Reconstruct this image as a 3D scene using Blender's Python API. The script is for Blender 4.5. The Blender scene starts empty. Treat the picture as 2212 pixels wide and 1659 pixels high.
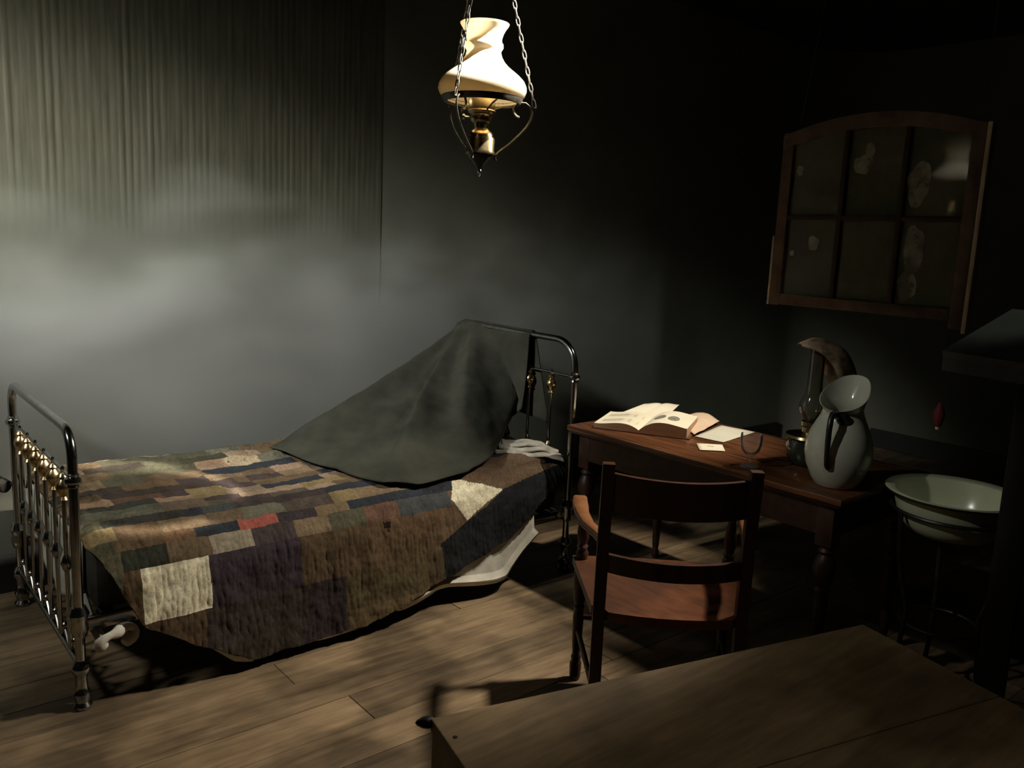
import bpy, bmesh, math, random
from mathutils import Vector, Matrix, noise
random.seed(7)
scene = bpy.context.scene
COL = scene.collection
PI = math.pi

# ------------------------------------------------------------------ camera
cam_d = bpy.data.cameras.new('camera')
cam = bpy.data.objects.new('camera', cam_d); COL.objects.link(cam)
_f = Vector((0.63290196, 0.75549215, -0.16931251))
_r = Vector((0.77071205, -0.63560425, 0.0448351))
_u = Vector((0.07374319, 0.15886741, 0.98454207))
M = Matrix((( _r.x, _u.x, -_f.x, 0), (_r.y, _u.y, -_f.y, 0), (_r.z, _u.z, -_f.z, 1.5833), (0, 0, 0, 1)))
cam.matrix_world = M
cam_d.sensor_width = 36.0
cam_d.lens = 36.0 * 1855.6 / 2212.0
cam_d.clip_start = 0.02
scene.camera = cam

# ------------------------------------------------------------------ world and lights
w = bpy.data.worlds.new('world'); scene.world = w; w.use_nodes = True
bg = w.node_tree.nodes['Background']
bg.inputs[0].default_value = (0.9, 1.0, 0.85, 1); bg.inputs[1].default_value = 0.0025

def aim(o, target):
    d = Vector(target) - o.location
    o.rotation_euler = d.to_track_quat('-Z', 'Y').to_euler()

def spot(name, loc, target, power, angle, blend, col, size):
    l = bpy.data.lights.new(name, 'SPOT'); l.energy = power; l.spot_size = math.radians(angle)
    l.spot_blend = blend; l.color = col; l.shadow_soft_size = size
    o = bpy.data.objects.new(name, l); COL.objects.link(o); o.location = loc; aim(o, target)
    return o

spot('key_spot', (3.60, 1.35, 3.02), (0.95, 2.50, 0.20), 540, 43, 0.5, (1.0, 0.90, 0.75), 0.11)
spot('book_spot', (3.30, 1.55, 3.05), (2.96, 2.46, 0.75), 300, 29, 0.8, (1.0, 0.90, 0.75), 0.05)
spot('added_lamp_spot', (2.25, 1.52, 3.09), (1.70, 2.23, 2.09), 2200, 14, 0.3, (1.0, 0.92, 0.78), 0.03)  # unseen extra spot, added to overexpose the milk-glass shade
spot('jug_spot', (-0.30, 2.40, 2.95), (3.00, 1.45, 0.84), 95, 17, 0.9, (1.0, 0.98, 0.88), 0.04)
spot('added_basin_spot', (2.55, 0.75, 3.05), (3.04, 1.21, 0.72), 16, 13.5, 0.8, (0.95, 1.0, 0.80), 0.05)  # unseen spot added to brighten the basin evenly
spot('haze_spot', (-0.95, 2.75, 2.70), (0.75, 3.98, 1.25), 125, 80, 1.0, (1.0, 1.0, 0.92), 0.15)
spot('added_wall_wash', (-1.65, 3.10, 3.00), (2.35, 3.99, 0.72), 900, 36, 0.95, (1.0, 1.0, 0.93), 0.12)  # unseen wash added to brighten the wall behind the bed
spot('added_table_fill', (1.35, 0.75, 3.05), (1.60, 0.75, 0.58), 22, 60, 1.0, (1.0, 0.92, 0.76), 0.10)  # unseen weak fill added above the near table

scene.view_settings.view_transform = 'Standard'
scene.view_settings.look = 'None'
scene.view_settings.exposure = 0.0
scene.view_settings.gamma = 1.0
scene.view_settings.use_curve_mapping = False
scene.cycles.max_bounces = 8
scene.cycles.diffuse_bounces = 3
scene.cycles.glossy_bounces = 3
scene.cycles.transmission_bounces = 6
scene.cycles.transparent_max_bounces = 12
scene.cycles.volume_bounces = 1
scene.cycles.volume_step_rate = 4.0
scene.cycles.caustics_reflective = False
scene.cycles.caustics_refractive = False

# ------------------------------------------------------------------ materials
def srgb(r, g, b, k=1.0):
    def c(x):
        x = x / 255.0
        return (x / 12.92 if x <= 0.04045 else ((x + 0.055) / 1.055) ** 2.4) * k
    return (c(r), c(g), c(b), 1)

class NT:
    def __init__(self, name):
        self.m = bpy.data.materials.new(name); self.m.use_nodes = True
        self.t = self.m.node_tree; self.t.nodes.clear()
        self.out = self.t.nodes.new('ShaderNodeOutputMaterial')
    def n(self, kind, **kw):
        nd = self.t.nodes.new(kind)
        for k, v in kw.items():
            if hasattr(nd, k): setattr(nd, k, v)
            else: nd.inputs[k.replace('_', ' ')].default_value = v
        return nd
    def l(self, a, b): self.t.links.new(a, b)
    def pbsdf(self, col=None, rough=0.6, metal=0.0, spec=0.5, coat=0.0):
        b = self.n('ShaderNodeBsdfPrincipled')
        if col is not None: b.inputs['Base Color'].default_value = col
        b.inputs['Roughness'].default_value = rough
        b.inputs['Metallic'].default_value = metal
        b.inputs['Specular IOR Level'].default_value = spec
        b.inputs['Coat Weight'].default_value = coat
        self.l(b.outputs[0], self.out.inputs['Surface'])
        return b
    def ramp(self, fac, stops):
        r = self.n('ShaderNodeValToRGB'); e = r.color_ramp.elements
        while len(e) < len(stops): e.new(0.5)
        for i, (p, c) in enumerate(stops): e[i].position = p; e[i].color = c
        self.l(fac, r.inputs[0]); return r
    def noise(self, scale, detail=4, rough=0.6, stretch=None, coord='Object'):
        tc = self.n('ShaderNodeTexCoord'); mp = self.n('ShaderNodeMapping')
        self.l(tc.outputs[coord], mp.inputs[0])
        if stretch: mp.inputs['Scale'].default_value = stretch
        nz = self.n('ShaderNodeTexNoise'); self.l(mp.outputs[0], nz.inputs['Vector'])
        nz.inputs['Scale'].default_value = scale; nz.inputs['Detail'].default_value = detail
        nz.inputs['Roughness'].default_value = rough
        return nz
    def bump(self, b, src, strength=0.3, dist=0.01):
        bp = self.n('ShaderNodeBump'); bp.inputs['Strength'].default_value = strength
        bp.inputs['Distance'].default_value = dist
        self.l(src, bp.inputs['Height']); self.l(bp.outputs[0], b.inputs['Normal'])

def mat_noise(name, c1, c2, scale=8, rough=0.6, metal=0.0, spec=0.5, stretch=None, bump=0.0, bscale=None, coat=0.0, detail=5):
    t = NT(name); b = t.pbsdf(None, rough, metal, spec, coat)
    nz = t.noise(scale, detail, 0.6, stretch)
    r = t.ramp(nz.outputs['Fac'], [(0.32, c1), (0.68, c2)])
    t.l(r.outputs[0], b.inputs['Base Color'])
    if bump:
        n2 = t.noise(bscale or scale * 4, 3, 0.6, stretch)
        t.bump(b, n2.outputs['Fac'], bump, 0.004)
    return t.m

def mat_wood(name, dark, light, stretch=(1.2, 14, 14), rough=0.5, spec=0.4, island=0.0, coat=0.0, stain=None):
    t = NT(name); b = t.pbsdf(None, rough, 0, spec, coat)
    nz = t.noise(3.0, 7, 0.65, stretch)
    r = t.ramp(nz.outputs['Fac'], [(0.30, dark), (0.70, light)])
    src = r.outputs[0]
    if island:
        g = t.n('ShaderNodeNewGeometry')
        rr = t.ramp(g.outputs['Random Per Island'], [(0.0, (1 - island, 1 - island, 1 - island, 1)), (1.0, (1 + island, 1 + island * .95, 1 + island * .85, 1))])
        mx = t.n('ShaderNodeMix', data_type='RGBA', blend_type='MULTIPLY'); mx.inputs[0].default_value = 1
        t.l(src, mx.inputs[6]); t.l(rr.outputs[0], mx.inputs[7]); src = mx.outputs[2]
    if stain:
        n2 = t.noise(stain, 3, 0.5)
        r2 = t.ramp(n2.outputs['Fac'], [(0.38, (0.45, 0.45, 0.45, 1)), (0.55, (1, 1, 1, 1))])
        mx = t.n('ShaderNodeMix', data_type='RGBA', blend_type='MULTIPLY'); mx.inputs[0].default_value = 1
        t.l(src, mx.inputs[6]); t.l(r2.outputs[0], mx.inputs[7]); src = mx.outputs[2]
    t.l(src, b.inputs['Base Color'])
    t.bump(b, nz.outputs['Fac'], 0.12, 0.004)
    return t.m

def mat_glass(name, film=0.0, tint=(1, 1, 1, 1), film_col=(0.5, 0.5, 0.42, 1), scale=6, lo=0.4, hi=0.75, gloss=0.8, ior=1.45):
    t = NT(name)
    tr = t.n('ShaderNodeBsdfTransparent'); tr.inputs[0].default_value = tint
    gl = t.n('ShaderNodeBsdfGlossy'); gl.inputs['Roughness'].default_value = 0.04
    gl.inputs[0].default_value = (gloss, gloss, gloss, 1)
    fr = t.n('ShaderNodeFresnel'); fr.inputs[0].default_value = ior
    m1 = t.n('ShaderNodeMixShader'); t.l(fr.outputs[0], m1.inputs[0]); t.l(tr.outputs[0], m1.inputs[1]); t.l(gl.outputs[0], m1.inputs[2])
    last = m1
    if film:
        df = t.n('ShaderNodeBsdfDiffuse'); df.inputs[0].default_value = film_col
        nz = t.noise(scale, 5, 0.6)
        r = t.ramp(nz.outputs['Fac'], [(lo, (film * .4,) * 3 + (1,)), (hi, (film,) * 3 + (1,))])
        m2 = t.n('ShaderNodeMixShader'); t.l(r.outputs[0], m2.inputs[0]); t.l(m1.outputs[0], m2.inputs[1]); t.l(df.outputs[0], m2.inputs[2])
        last = m2
    t.l(last.outputs[0], t.out.inputs['Surface'])
    return t.m

MAT = {}
MAT['floor'] = mat_wood('worn_floorboards', srgb(98, 82, 62), srgb(152, 130, 102), (0.9, 9, 9), 0.55, 0.35, 0.3, 0, 2.6)
MAT['subfloor'] = NT('subfloor'); MAT['subfloor'].pbsdf((0.012, 0.010, 0.008, 1), 0.9); MAT['subfloor'] = MAT['subfloor'].m
MAT['wall'] = mat_noise('dark_wall_paint', srgb(104, 106, 94), srgb(120, 121, 108), 2.2, 0.75, spec=0.2, bump=0.08, bscale=30)
MAT['ribs'] = mat_noise('ribbed_board', srgb(74, 73, 60), srgb(110, 107, 92), 6, 0.85, spec=0.1, stretch=(7, 1, 0.5), bump=0.2, detail=6)
def rib_mat():
    t = NT('ribbed_board'); b = t.pbsdf(None, 0.85, 0, 0.1)
    n1 = t.noise(6, 6, .6, (7, 1, .5)); r1 = t.ramp(n1.outputs['Fac'], [(.30, srgb(78, 77, 63)), (.70, srgb(104, 101, 86))])
    n2 = t.noise(2.2, 5); r2 = t.ramp(n2.outputs['Fac'], [(.32, srgb(104, 106, 94)), (.68, srgb(120, 121, 108))])
    tc = t.n('ShaderNodeTexCoord'); sx = t.n('ShaderNodeSeparateXYZ'); t.l(tc.outputs['Object'], sx.inputs[0])
    mr = t.n('ShaderNodeMapRange'); mr.inputs[1].default_value = 1.4; mr.inputs[2].default_value = 1.9; t.l(sx.outputs['Z'], mr.inputs[0])
    mx = t.n('ShaderNodeMix', data_type='RGBA'); t.l(mr.outputs[0], mx.inputs[0]); t.l(r2.outputs[0], mx.inputs[6]); t.l(r1.outputs[0], mx.inputs[7])
    t.l(mx.outputs[2], b.inputs['Base Color']); return t.m
MAT['ribs'] = rib_mat()
MAT['ceiling'] = mat_noise('ceiling_black', (0.012, 0.012, 0.011, 1), (0.02, 0.02, 0.018, 1), 2, 0.9)
MAT['baseboard'] = mat_noise('baseboard_black', (0.008, 0.009, 0.009, 1), (0.015, 0.015, 0.014, 1), 4, 0.5)
MAT['iron'] = mat_noise('bed_iron', (0.32, 0.33, 0.32, 1), (0.44, 0.44, 0.42, 1), 30, 0.17, 1.0)
MAT['brass'] = mat_noise('brass', (0.42, 0.29, 0.13, 1), (0.62, 0.47, 0.25, 1), 25, 0.25, 1.0)
MAT['oldbrass'] = mat_noise('old_brass', (0.20, 0.155, 0.085, 1), (0.42, 0.34, 0.20, 1), 30, 0.3, 1.0)
MAT['lampiron'] = mat_noise('lamp_iron', (0.07, 0.062, 0.05, 1), (0.14, 0.125, 0.10, 1), 60, 0.45, 0.7)
MAT['chain'] = mat_noise('chain_grey', (0.05, 0.048, 0.043, 1), (0.10, 0.095, 0.085, 1), 60, 0.6, 0.3)
MAT['darkwood'] = mat_wood('chair_dark_wood', srgb(40, 24, 16), srgb(74, 44, 28), (8, 8, 1.2), 0.38, 0.5)
MAT['armwood'] = mat_wood('chair_arm_wood', srgb(104, 66, 40), srgb(140, 94, 58), (5, 5, 5), 0.38, 0.5)
MAT['seatwood'] = mat_wood('chair_seat_wood', srgb(80, 45, 25), srgb(116, 68, 38), (9, 2, 9), 0.42, 0.5, 0, 0, 3.0)
MAT['tablewood'] = mat_wood('table_mahogany', srgb(58, 34, 22), srgb(122, 78, 48), (14, 1.4, 14), 0.32, 0.5, 0, 0.15)
MAT['tabledark'] = mat_wood('table_frame_wood', srgb(36, 22, 15), srgb(66, 42, 28), (2, 9, 9), 0.45, 0.4)
MAT['nearwood'] = mat_wood('near_table_pine', srgb(96, 80, 56), srgb(134, 112, 82), (1.2, 10, 10), 0.6, 0.3, 0.12, 0, 2.2)
MAT['sash'] = mat_noise('peeling_sash_paint', srgb(78, 58, 46), srgb(118, 96, 78), 9, 0.7, spec=0.3, bump=0.3)
MAT['sashdark'] = mat_noise('sash_bar_wood', srgb(40, 28, 20), srgb(70, 50, 36), 9, 0.7, spec=0.3, bump=0.3)
MAT['sashlit'] = mat_noise('sash_lit_edge', srgb(182, 160, 136), srgb(214, 194, 168), 14, 0.7, spec=0.3)  # worn strips made paler still, edge light put into the colour
MAT['enamel'] = mat_noise('jug_enamel', srgb(176, 178, 164), srgb(196, 196, 180), 5, 0.16, spec=0.6)
MAT['basin'] = mat_noise('basin_enamel', srgb(176, 180, 152), srgb(200, 202, 176), 4, 0.22, spec=0.6)
MAT['black'] = mat_noise('black_japanned', (0.008, 0.008, 0.008, 1), (0.016, 0.015, 0.014, 1), 20, 0.35)
MAT['standiron'] = mat_noise('stand_iron', (0.02, 0.02, 0.02, 1), (0.05, 0.045, 0.04, 1), 20, 0.4, 0.6)
MAT['lectern'] = mat_noise('stand_black_wood', (0.012, 0.013, 0.013, 1), (0.026, 0.027, 0.025, 1), 6, 0.6, stretch=(4, 4, 1))
MAT['lecterntop'] = mat_noise('stand_top_cover', (0.045, 0.05, 0.045, 1), (0.075, 0.08, 0.072, 1), 7, 0.7)
MAT['blanket'] = mat_noise('grey_wool', srgb(46, 47, 41), srgb(60, 60, 52), 6, 0.95, spec=0.1, bump=0.5, bscale=160)
MAT['sheet'] = mat_noise('grey_linen', srgb(168, 164, 152), srgb(202, 198, 184), 9, 0.9, spec=0.1, bump=0.5, bscale=40)
MAT['ticking'] = mat_noise('mattress_ticking', srgb(58, 56, 50), srgb(78, 75, 68), 9, 0.9, spec=0.1, bump=0.3)
MAT['paper'] = mat_noise('aged_paper', srgb(226, 216, 190), srgb(238, 230, 206), 5, 0.8, spec=0.15)
MAT['pinkpaper'] = mat_noise('pinkish_paper', srgb(206, 178, 150), srgb(222, 196, 168), 5, 0.8, spec=0.15)
MAT['palepaper'] = mat_noise('pale_writing_paper', srgb(196, 192, 172), srgb(210, 206, 188), 5, 0.8, spec=0.15)
MAT['bookcover'] = mat_noise('book_board', srgb(78, 50, 36), srgb(100, 66, 46), 20, 0.6)
MAT['ink'] = mat_noise('engraving_ink', srgb(96, 94, 82), srgb(160, 154, 136), 60, 0.8, spec=0.1)
MAT['clearglass'] = mat_glass('clear_glass', 0.16, film_col=(.8, .8, .74, 1), ior=1.2)  # pale film stands in for the goblet's highlights and refractions
MAT['smokyglass'] = mat_glass('sooty_glass', 0.12, (0.75, 0.75, 0.68, 1))
MAT['pane'] = mat_glass('dusty_pane', 0.5, (0.85, 0.87, 0.8, 1), srgb(150, 150, 122), 5, 0.35, 0.8, 0.2)
MAT['reflection_blob'] = mat_glass('painted_reflection', 0.75, (0.9, 0.9, 0.85, 1), srgb(180, 178, 160), 14, 0.35, 0.7)  # pale film for the reflections painted on the panes
MAT['lampshade_tin'] = mat_noise('mottled_tin', srgb(104, 88, 70), srgb(190, 168, 142), 26, 0.42, 0.15, spec=0.5, bump=0.15)
MAT['red'] = mat_noise('red_felt', srgb(92, 24, 28), srgb(116, 34, 36), 20, 0.7)
MAT['cord'] = mat_noise('pale_cord', srgb(60, 60, 52), srgb(80, 78, 68), 30, 0.8)
MAT['bright'] = mat_noise('nickel', (0.6, 0.6, 0.56, 1), (0.75, 0.74, 0.7, 1), 20, 0.25, 1.0)

def milk_glass():
    t = NT('milk_glass')
    df = t.n('ShaderNodeBsdfDiffuse'); df.inputs[0].default_value = srgb(247, 238, 222)
    tl = t.n('ShaderNodeBsdfTranslucent'); tl.inputs[0].default_value = srgb(252, 238, 208)
    mx = t.n('ShaderNodeMixShader'); mx.inputs[0].default_value = 0.65
    t.l(df.outputs[0], mx.inputs[1]); t.l(tl.outputs[0], mx.inputs[2])
    gl = t.n('ShaderNodeBsdfGlossy'); gl.inputs['Roughness'].default_value = 0.05
    fr = t.n('ShaderNodeFresnel'); fr.inputs[0].default_value = 1.5
    m2 = t.n('ShaderNodeMixShader'); t.l(fr.outputs[0], m2.inputs[0]); t.l(mx.outputs[0], m2.inputs[1]); t.l(gl.outputs[0], m2.inputs[2])
    t.l(m2.outputs[0], t.out.inputs['Surface'])
    return t.m
MAT['milk'] = milk_glass()

def quilt_mat():
    t = NT('patchwork_cloth'); b = t.pbsdf(None, 0.95, 0, 0.1)
    at = t.n('ShaderNodeAttribute', attribute_name='patch')
    nz = t.noise(120, 3, 0.6); r = t.ramp(nz.outputs['Fac'], [(0.3, (0.8, 0.8, 0.8, 1)), (0.7, (1.12, 1.12, 1.12, 1))])
    n3 = t.noise(14, 4, 0.6); r3 = t.ramp(n3.outputs['Fac'], [(0.3, (0.75, 0.73, 0.70, 1)), (0.62, (1.06, 1.06, 1.06, 1))])
    mx = t.n('ShaderNodeMix', data_type='RGBA', blend_type='MULTIPLY'); mx.inputs[0].default_value = 1
    t.l(at.outputs['Color'], mx.inputs[6]); t.l(r.outputs[0], mx.inputs[7])
    m2 = t.n('ShaderNodeMix', data_type='RGBA', blend_type='MULTIPLY'); m2.inputs[0].default_value = 1
    t.l(mx.outputs[2], m2.inputs[6]); t.l(r3.outputs[0], m2.inputs[7])
    n4 = t.noise(38, 5, .65, (1, 1, .6)); r4 = t.ramp(n4.outputs['Fac'], [(.455, (1, 1, 1, 1)), (.485, (.62, .60, .56, 1)), (.515, (1, 1, 1, 1))])
    m4 = t.n('ShaderNodeMix', data_type='RGBA', blend_type='MULTIPLY'); m4.inputs[0].default_value = .8
    t.l(m2.outputs[2], m4.inputs[6]); t.l(r4.outputs[0], m4.inputs[7])
    t.l(m4.outputs[2], b.inputs['Base Color'])
    n2 = t.noise(26, 4, 0.7, (1, 1, 0.35)); t.bump(b, n2.outputs['Fac'], 0.32, 0.009)
    return t.m
MAT['quilt'] = quilt_mat()

# ------------------------------------------------------------------ mesh helpers
class MB:
    def __init__(s): s.v = []; s.f = []; s.m = []
    def add(s, vs, fs, mi=0):
        o = len(s.v); s.v += [tuple(v) for v in vs]; s.f += [tuple(i + o for i in f) for f in fs]; s.m += [mi] * len(fs)
        return s
    def box(s, lo, hi, mat=None, mi=0, bev=0.0):
        x0, y0, z0 = lo; x1, y1, z1 = hi
        if bev <= 0:
            vs = [(x0, y0, z0), (x1, y0, z0), (x1, y1, z0), (x0, y1, z0), (x0, y0, z1), (x1, y0, z1), (x1, y1, z1), (x0, y1, z1)]
            fs = [(0, 3, 2, 1), (4, 5, 6, 7), (0, 1, 5, 4), (1, 2, 6, 5), (2, 3, 7, 6), (3, 0, 4, 7)]
        else:
            bm = bmesh.new(); bmesh.ops.create_cube(bm, size=1)
            for v in bm.verts:
                v.co = Vector(((x0 + x1) / 2 + v.co.x * (x1 - x0), (y0 + y1) / 2 + v.co.y * (y1 - y0), (z0 + z1) / 2 + v.co.z * (z1 - z0)))
            bmesh.ops.bevel(bm, geom=bm.edges[:], offset=bev, segments=2, affect='EDGES', profile=0.5)
            bm.verts.index_update()
            vs = [v.co.copy() for v in bm.verts]; fs = [[v.index for v in f.verts] for f in bm.faces]; bm.free()
        if mat is not None: vs = [mat @ Vector(v) for v in vs]
        return s.add(vs, fs, mi)
    def lathe(s, prof, n=32, mat=None, mi=0, cap=True):
        vs = []; fs = []; k = len(prof)
        for i in range(n):
            a = 2 * PI * i / n
            for r, z in prof: vs.append(Vector((r * math.cos(a), r * math.sin(a), z)))
        for i in range(n):
            j = (i + 1) % n
            for q in range(k - 1): fs.append((i * k + q, j * k + q, j * k + q + 1, i * k + q + 1))
        if cap:
            if prof[0][0] > 1e-5: fs.append(tuple(i * k for i in range(n))[::-1])
            if prof[-1][0] > 1e-5: fs.append(tuple(i * k + k - 1 for i in range(n)))
        if mat is not None: vs = [mat @ v for v in vs]
        return s.add(vs, fs, mi)
    def tube(s, pts, r, n=10, closed=False, mi=0, flat=1.0):
        pts = [Vector(p) for p in pts]; N = len(pts)
        rr = r if isinstance(r, (list, tuple)) else [r] * N
        vs = []; fs = []
        up = None
        for i, p in enumerate(pts):
            a = pts[(i - 1) % N] if (closed or i > 0) else p
            b = pts[(i + 1) % N] if (closed or i < N - 1) else p
            t = (b - a).normalized()
            if up is None:
                up = Vector((0, 0, 1)) if abs(t.z) < 0.9 else Vector((1, 0, 0))
            x = t.cross(up); x = x.normalized() if x.length > 1e-6 else Vector((1, 0, 0))
            up = x.cross(t).normalized()
            for k in range(n):
                an = 2 * PI * k / n
                vs.append(p + x * (rr[i] * math.cos(an)) + up * (rr[i] * flat * math.sin(an)))
        for i in range(N if closed else N - 1):
            j = (i + 1) % N
            for k in range(n):
                l = (k + 1) % n
                fs.append((i * n + k, i * n + l, j * n + l, j * n + k))
        if not closed:
            fs.append(tuple(range(n))[::-1]); fs.append(tuple((N - 1) * n + k for k in range(n)))
        return s.add(vs, fs, mi)
    def grid(s, fn, nu, nv, mi=0):
        vs = [Vector(fn(i / nu, j / nv)) for i in range(nu + 1) for j in range(nv + 1)]
        fs = [(i * (nv + 1) + j, (i + 1) * (nv + 1) + j, (i + 1) * (nv + 1) + j + 1, i * (nv + 1) + j + 1) for i in range(nu) for j in range(nv)]
        return s.add(vs, fs, mi)
    def build(s, name, mats, parent=None, smooth=True, auto=None, loc=None):
        me = bpy.data.meshes.new(name); 
        org = Vector(loc) if loc is not None else Vector((0, 0, 0))
        me.from_pydata([Vector(v) - org for v in s.v], [], s.f)
        if not isinstance(mats, (list, tuple)): mats = [mats]
        for m in mats: me.materials.append(m)
        me.polygons.foreach_set('material_index', s.m)
        me.polygons.foreach_set('use_smooth', [smooth] * len(s.f))
        me.update()
        bm = bmesh.new(); bm.from_mesh(me); bmesh.ops.recalc_face_normals(bm, faces=bm.faces[:]); bm.to_mesh(me); bm.free()
        if smooth: 
            try: me.set_sharp_from_angle(angle=math.radians(auto or 38))
            except Exception: pass
        o = bpy.data.objects.new(name, me); COL.objects.link(o)
        if parent is not None:
            o.parent = parent
            o.location = org - parent.location if loc is not None else -parent.location
            if parent.rotation_euler.z and loc is None: o.location = (0, 0, 0)
        else: o.location = org
        return o

def tag(o, label=None, cat=None, group=None, kind=None):
    if label: o['label'] = label
    if cat: o['category'] = cat
    if group: o['group'] = group
    if kind: o['kind'] = kind
    return o
def empty(name, loc, rz=0.0):
    o = bpy.data.objects.new(name, None); COL.objects.link(o); o.location = loc; o.rotation_euler = (0, 0, rz)
    o.empty_display_size = 0.05
    return o
def again(o, parent, loc):
    c = o.copy(); COL.objects.link(c); c.parent = parent; c.location = loc; return c
def local(name, mb, mats, root, **k):
    """part whose mesh is given in the root's own coordinates"""
    o = mb.build(name, mats, None, **k); o.parent = root; return o
def sub(name, mb, mats, part, **k):
    o = mb.build(name, mats, None, **k); o.parent = part; o.location = -Vector(part.location) if False else (0, 0, 0); return o
def arc(c, r, a0, a1, n, ax, ay):
    c = Vector(c); ax = Vector(ax); ay = Vector(ay)
    return [c + ax * (r * math.cos(a0 + (a1 - a0) * i / n)) + ay * (r * math.sin(a0 + (a1 - a0) * i / n)) for i in range(n + 1)]
def T(x, y, z): return Matrix.Translation((x, y, z))
def solid(o, th, off=0.0):
    m = o.modifiers.new('thickness', 'SOLIDIFY'); m.thickness = th; m.offset = off; return o
def fz(x, y, z, k=1.0): return noise.noise(Vector((x, y, z)) * k)

# ------------------------------------------------------------------ the setting
WX, WY, CZ = 6.80, 3.99, 3.15          # right wall, back wall, ceiling
mb = MB(); mb.box((-1.9, -0.9, -0.06), (WX, WY, -0.022), mi=1)
y = WY; 
while y > -0.9:
    x = -1.9 - random.random() * 1.5
    while x < WX:
        ln = 1.5 + random.random() * 1.4
        a, b2 = max(x, -1.9), min(x + ln, WX)
        if b2 - a > 0.05: mb.box((a + .0012, y - .1715, -0.021), (b2 - .0012, y, random.uniform(-0.0015, 0.0)), bev=0.0015)
        x += ln
    y -= 0.174
tag(mb.build('floor', [MAT['floor'], MAT['subfloor']], smooth=False), kind='structure')
mb = MB(); cvr = .55
plan = [(-1.9, WY)] + [(WX - cvr + cvr * math.sin(a * PI / 32), WY - cvr + cvr * math.cos(a * PI / 32)) for a in range(17)]
outp = [(-1.9, WY + .1), (WX - cvr, WY + .1)] + [(WX + .1, WY + .1)] * 14 + [(WX + .1, WY - cvr + .02), (WX + .1, WY - cvr)]
_v = [(x, y, z) for (x, y) in plan for z in (-.06, CZ)] + [(x, y, z) for (x, y) in outp for z in (-.06, CZ)]
_n = len(plan); mb.add(_v, [(2 * k, 2 * k + 2, 2 * k + 3, 2 * k + 1) for k in range(_n - 1)] + [(2 * _n + 2 * k, 2 * _n + 2 * k + 1, 2 * _n + 2 * k + 3, 2 * _n + 2 * k + 2) for k in (0, 1, 15, 16)])
wall_back = tag(mb.build('wall_back', MAT['wall'], smooth=True), kind='structure')
# ribbed board on the upper part of the back wall
mb = MB()
x0, x1, n = -1.9, 2.39, 143
prof = []
for i in range(n):
    a = x0 + (x1 - x0) * i / n; p = (x1 - x0) / n; rd = random.uniform(.15, 1.1) * (1 - .6 * max(0, min(1, (a - 1.5) / .8)))
    for k, d in ((0.0, .0), (.2, .0009), (.35, .0013), (.5, .0013), (.65, .0009), (.85, .0)):
        prof.append((a + p * k, WY - .002 - d * rd))
prof.append((x1, WY - .002))
def rib(u, v):
    i = min(int(round(u * (len(prof) - 1))), len(prof) - 1)
    z = 0.16 + v * (CZ - 0.002 - 0.16)
    k = max(0.0, min(1.0, (z - 1.45) / .45))
    return (prof[i][0], WY - .002 + (prof[i][1] - WY + .002) * k * k * (3 - 2 * k), z)
mb.grid(rib, len(prof) - 1, 40)
o = mb.build('ribbed_panel', MAT['ribs'], wall_back, smooth=False)
mb = MB(); mb.box((WX, -0.9, -0.06), (WX + .1, WY - .55, CZ))
tag(mb.build('wall_right', MAT['wall'], smooth=False), kind='structure')
mb = MB(); mb.box((-1.9, -0.9, CZ), (WX + .1, WY + .1, CZ + .05))
tag(mb.build('ceiling', MAT['ceiling'], smooth=False), kind='structure')
mb = MB(); mb.box((-1.9, WY - .02, 0), (WX - .55, WY, .15), bev=.004)
tag(mb.build('baseboard_back', MAT['baseboard'], smooth=False), kind='structure')
mb = MB(); mb.box((WX - .02, -0.9, 0), (WX, WY - .55, .15), bev=.004)
tag(mb.build('baseboard_right', MAT['baseboard'], smooth=False), kind='structure')

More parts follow.
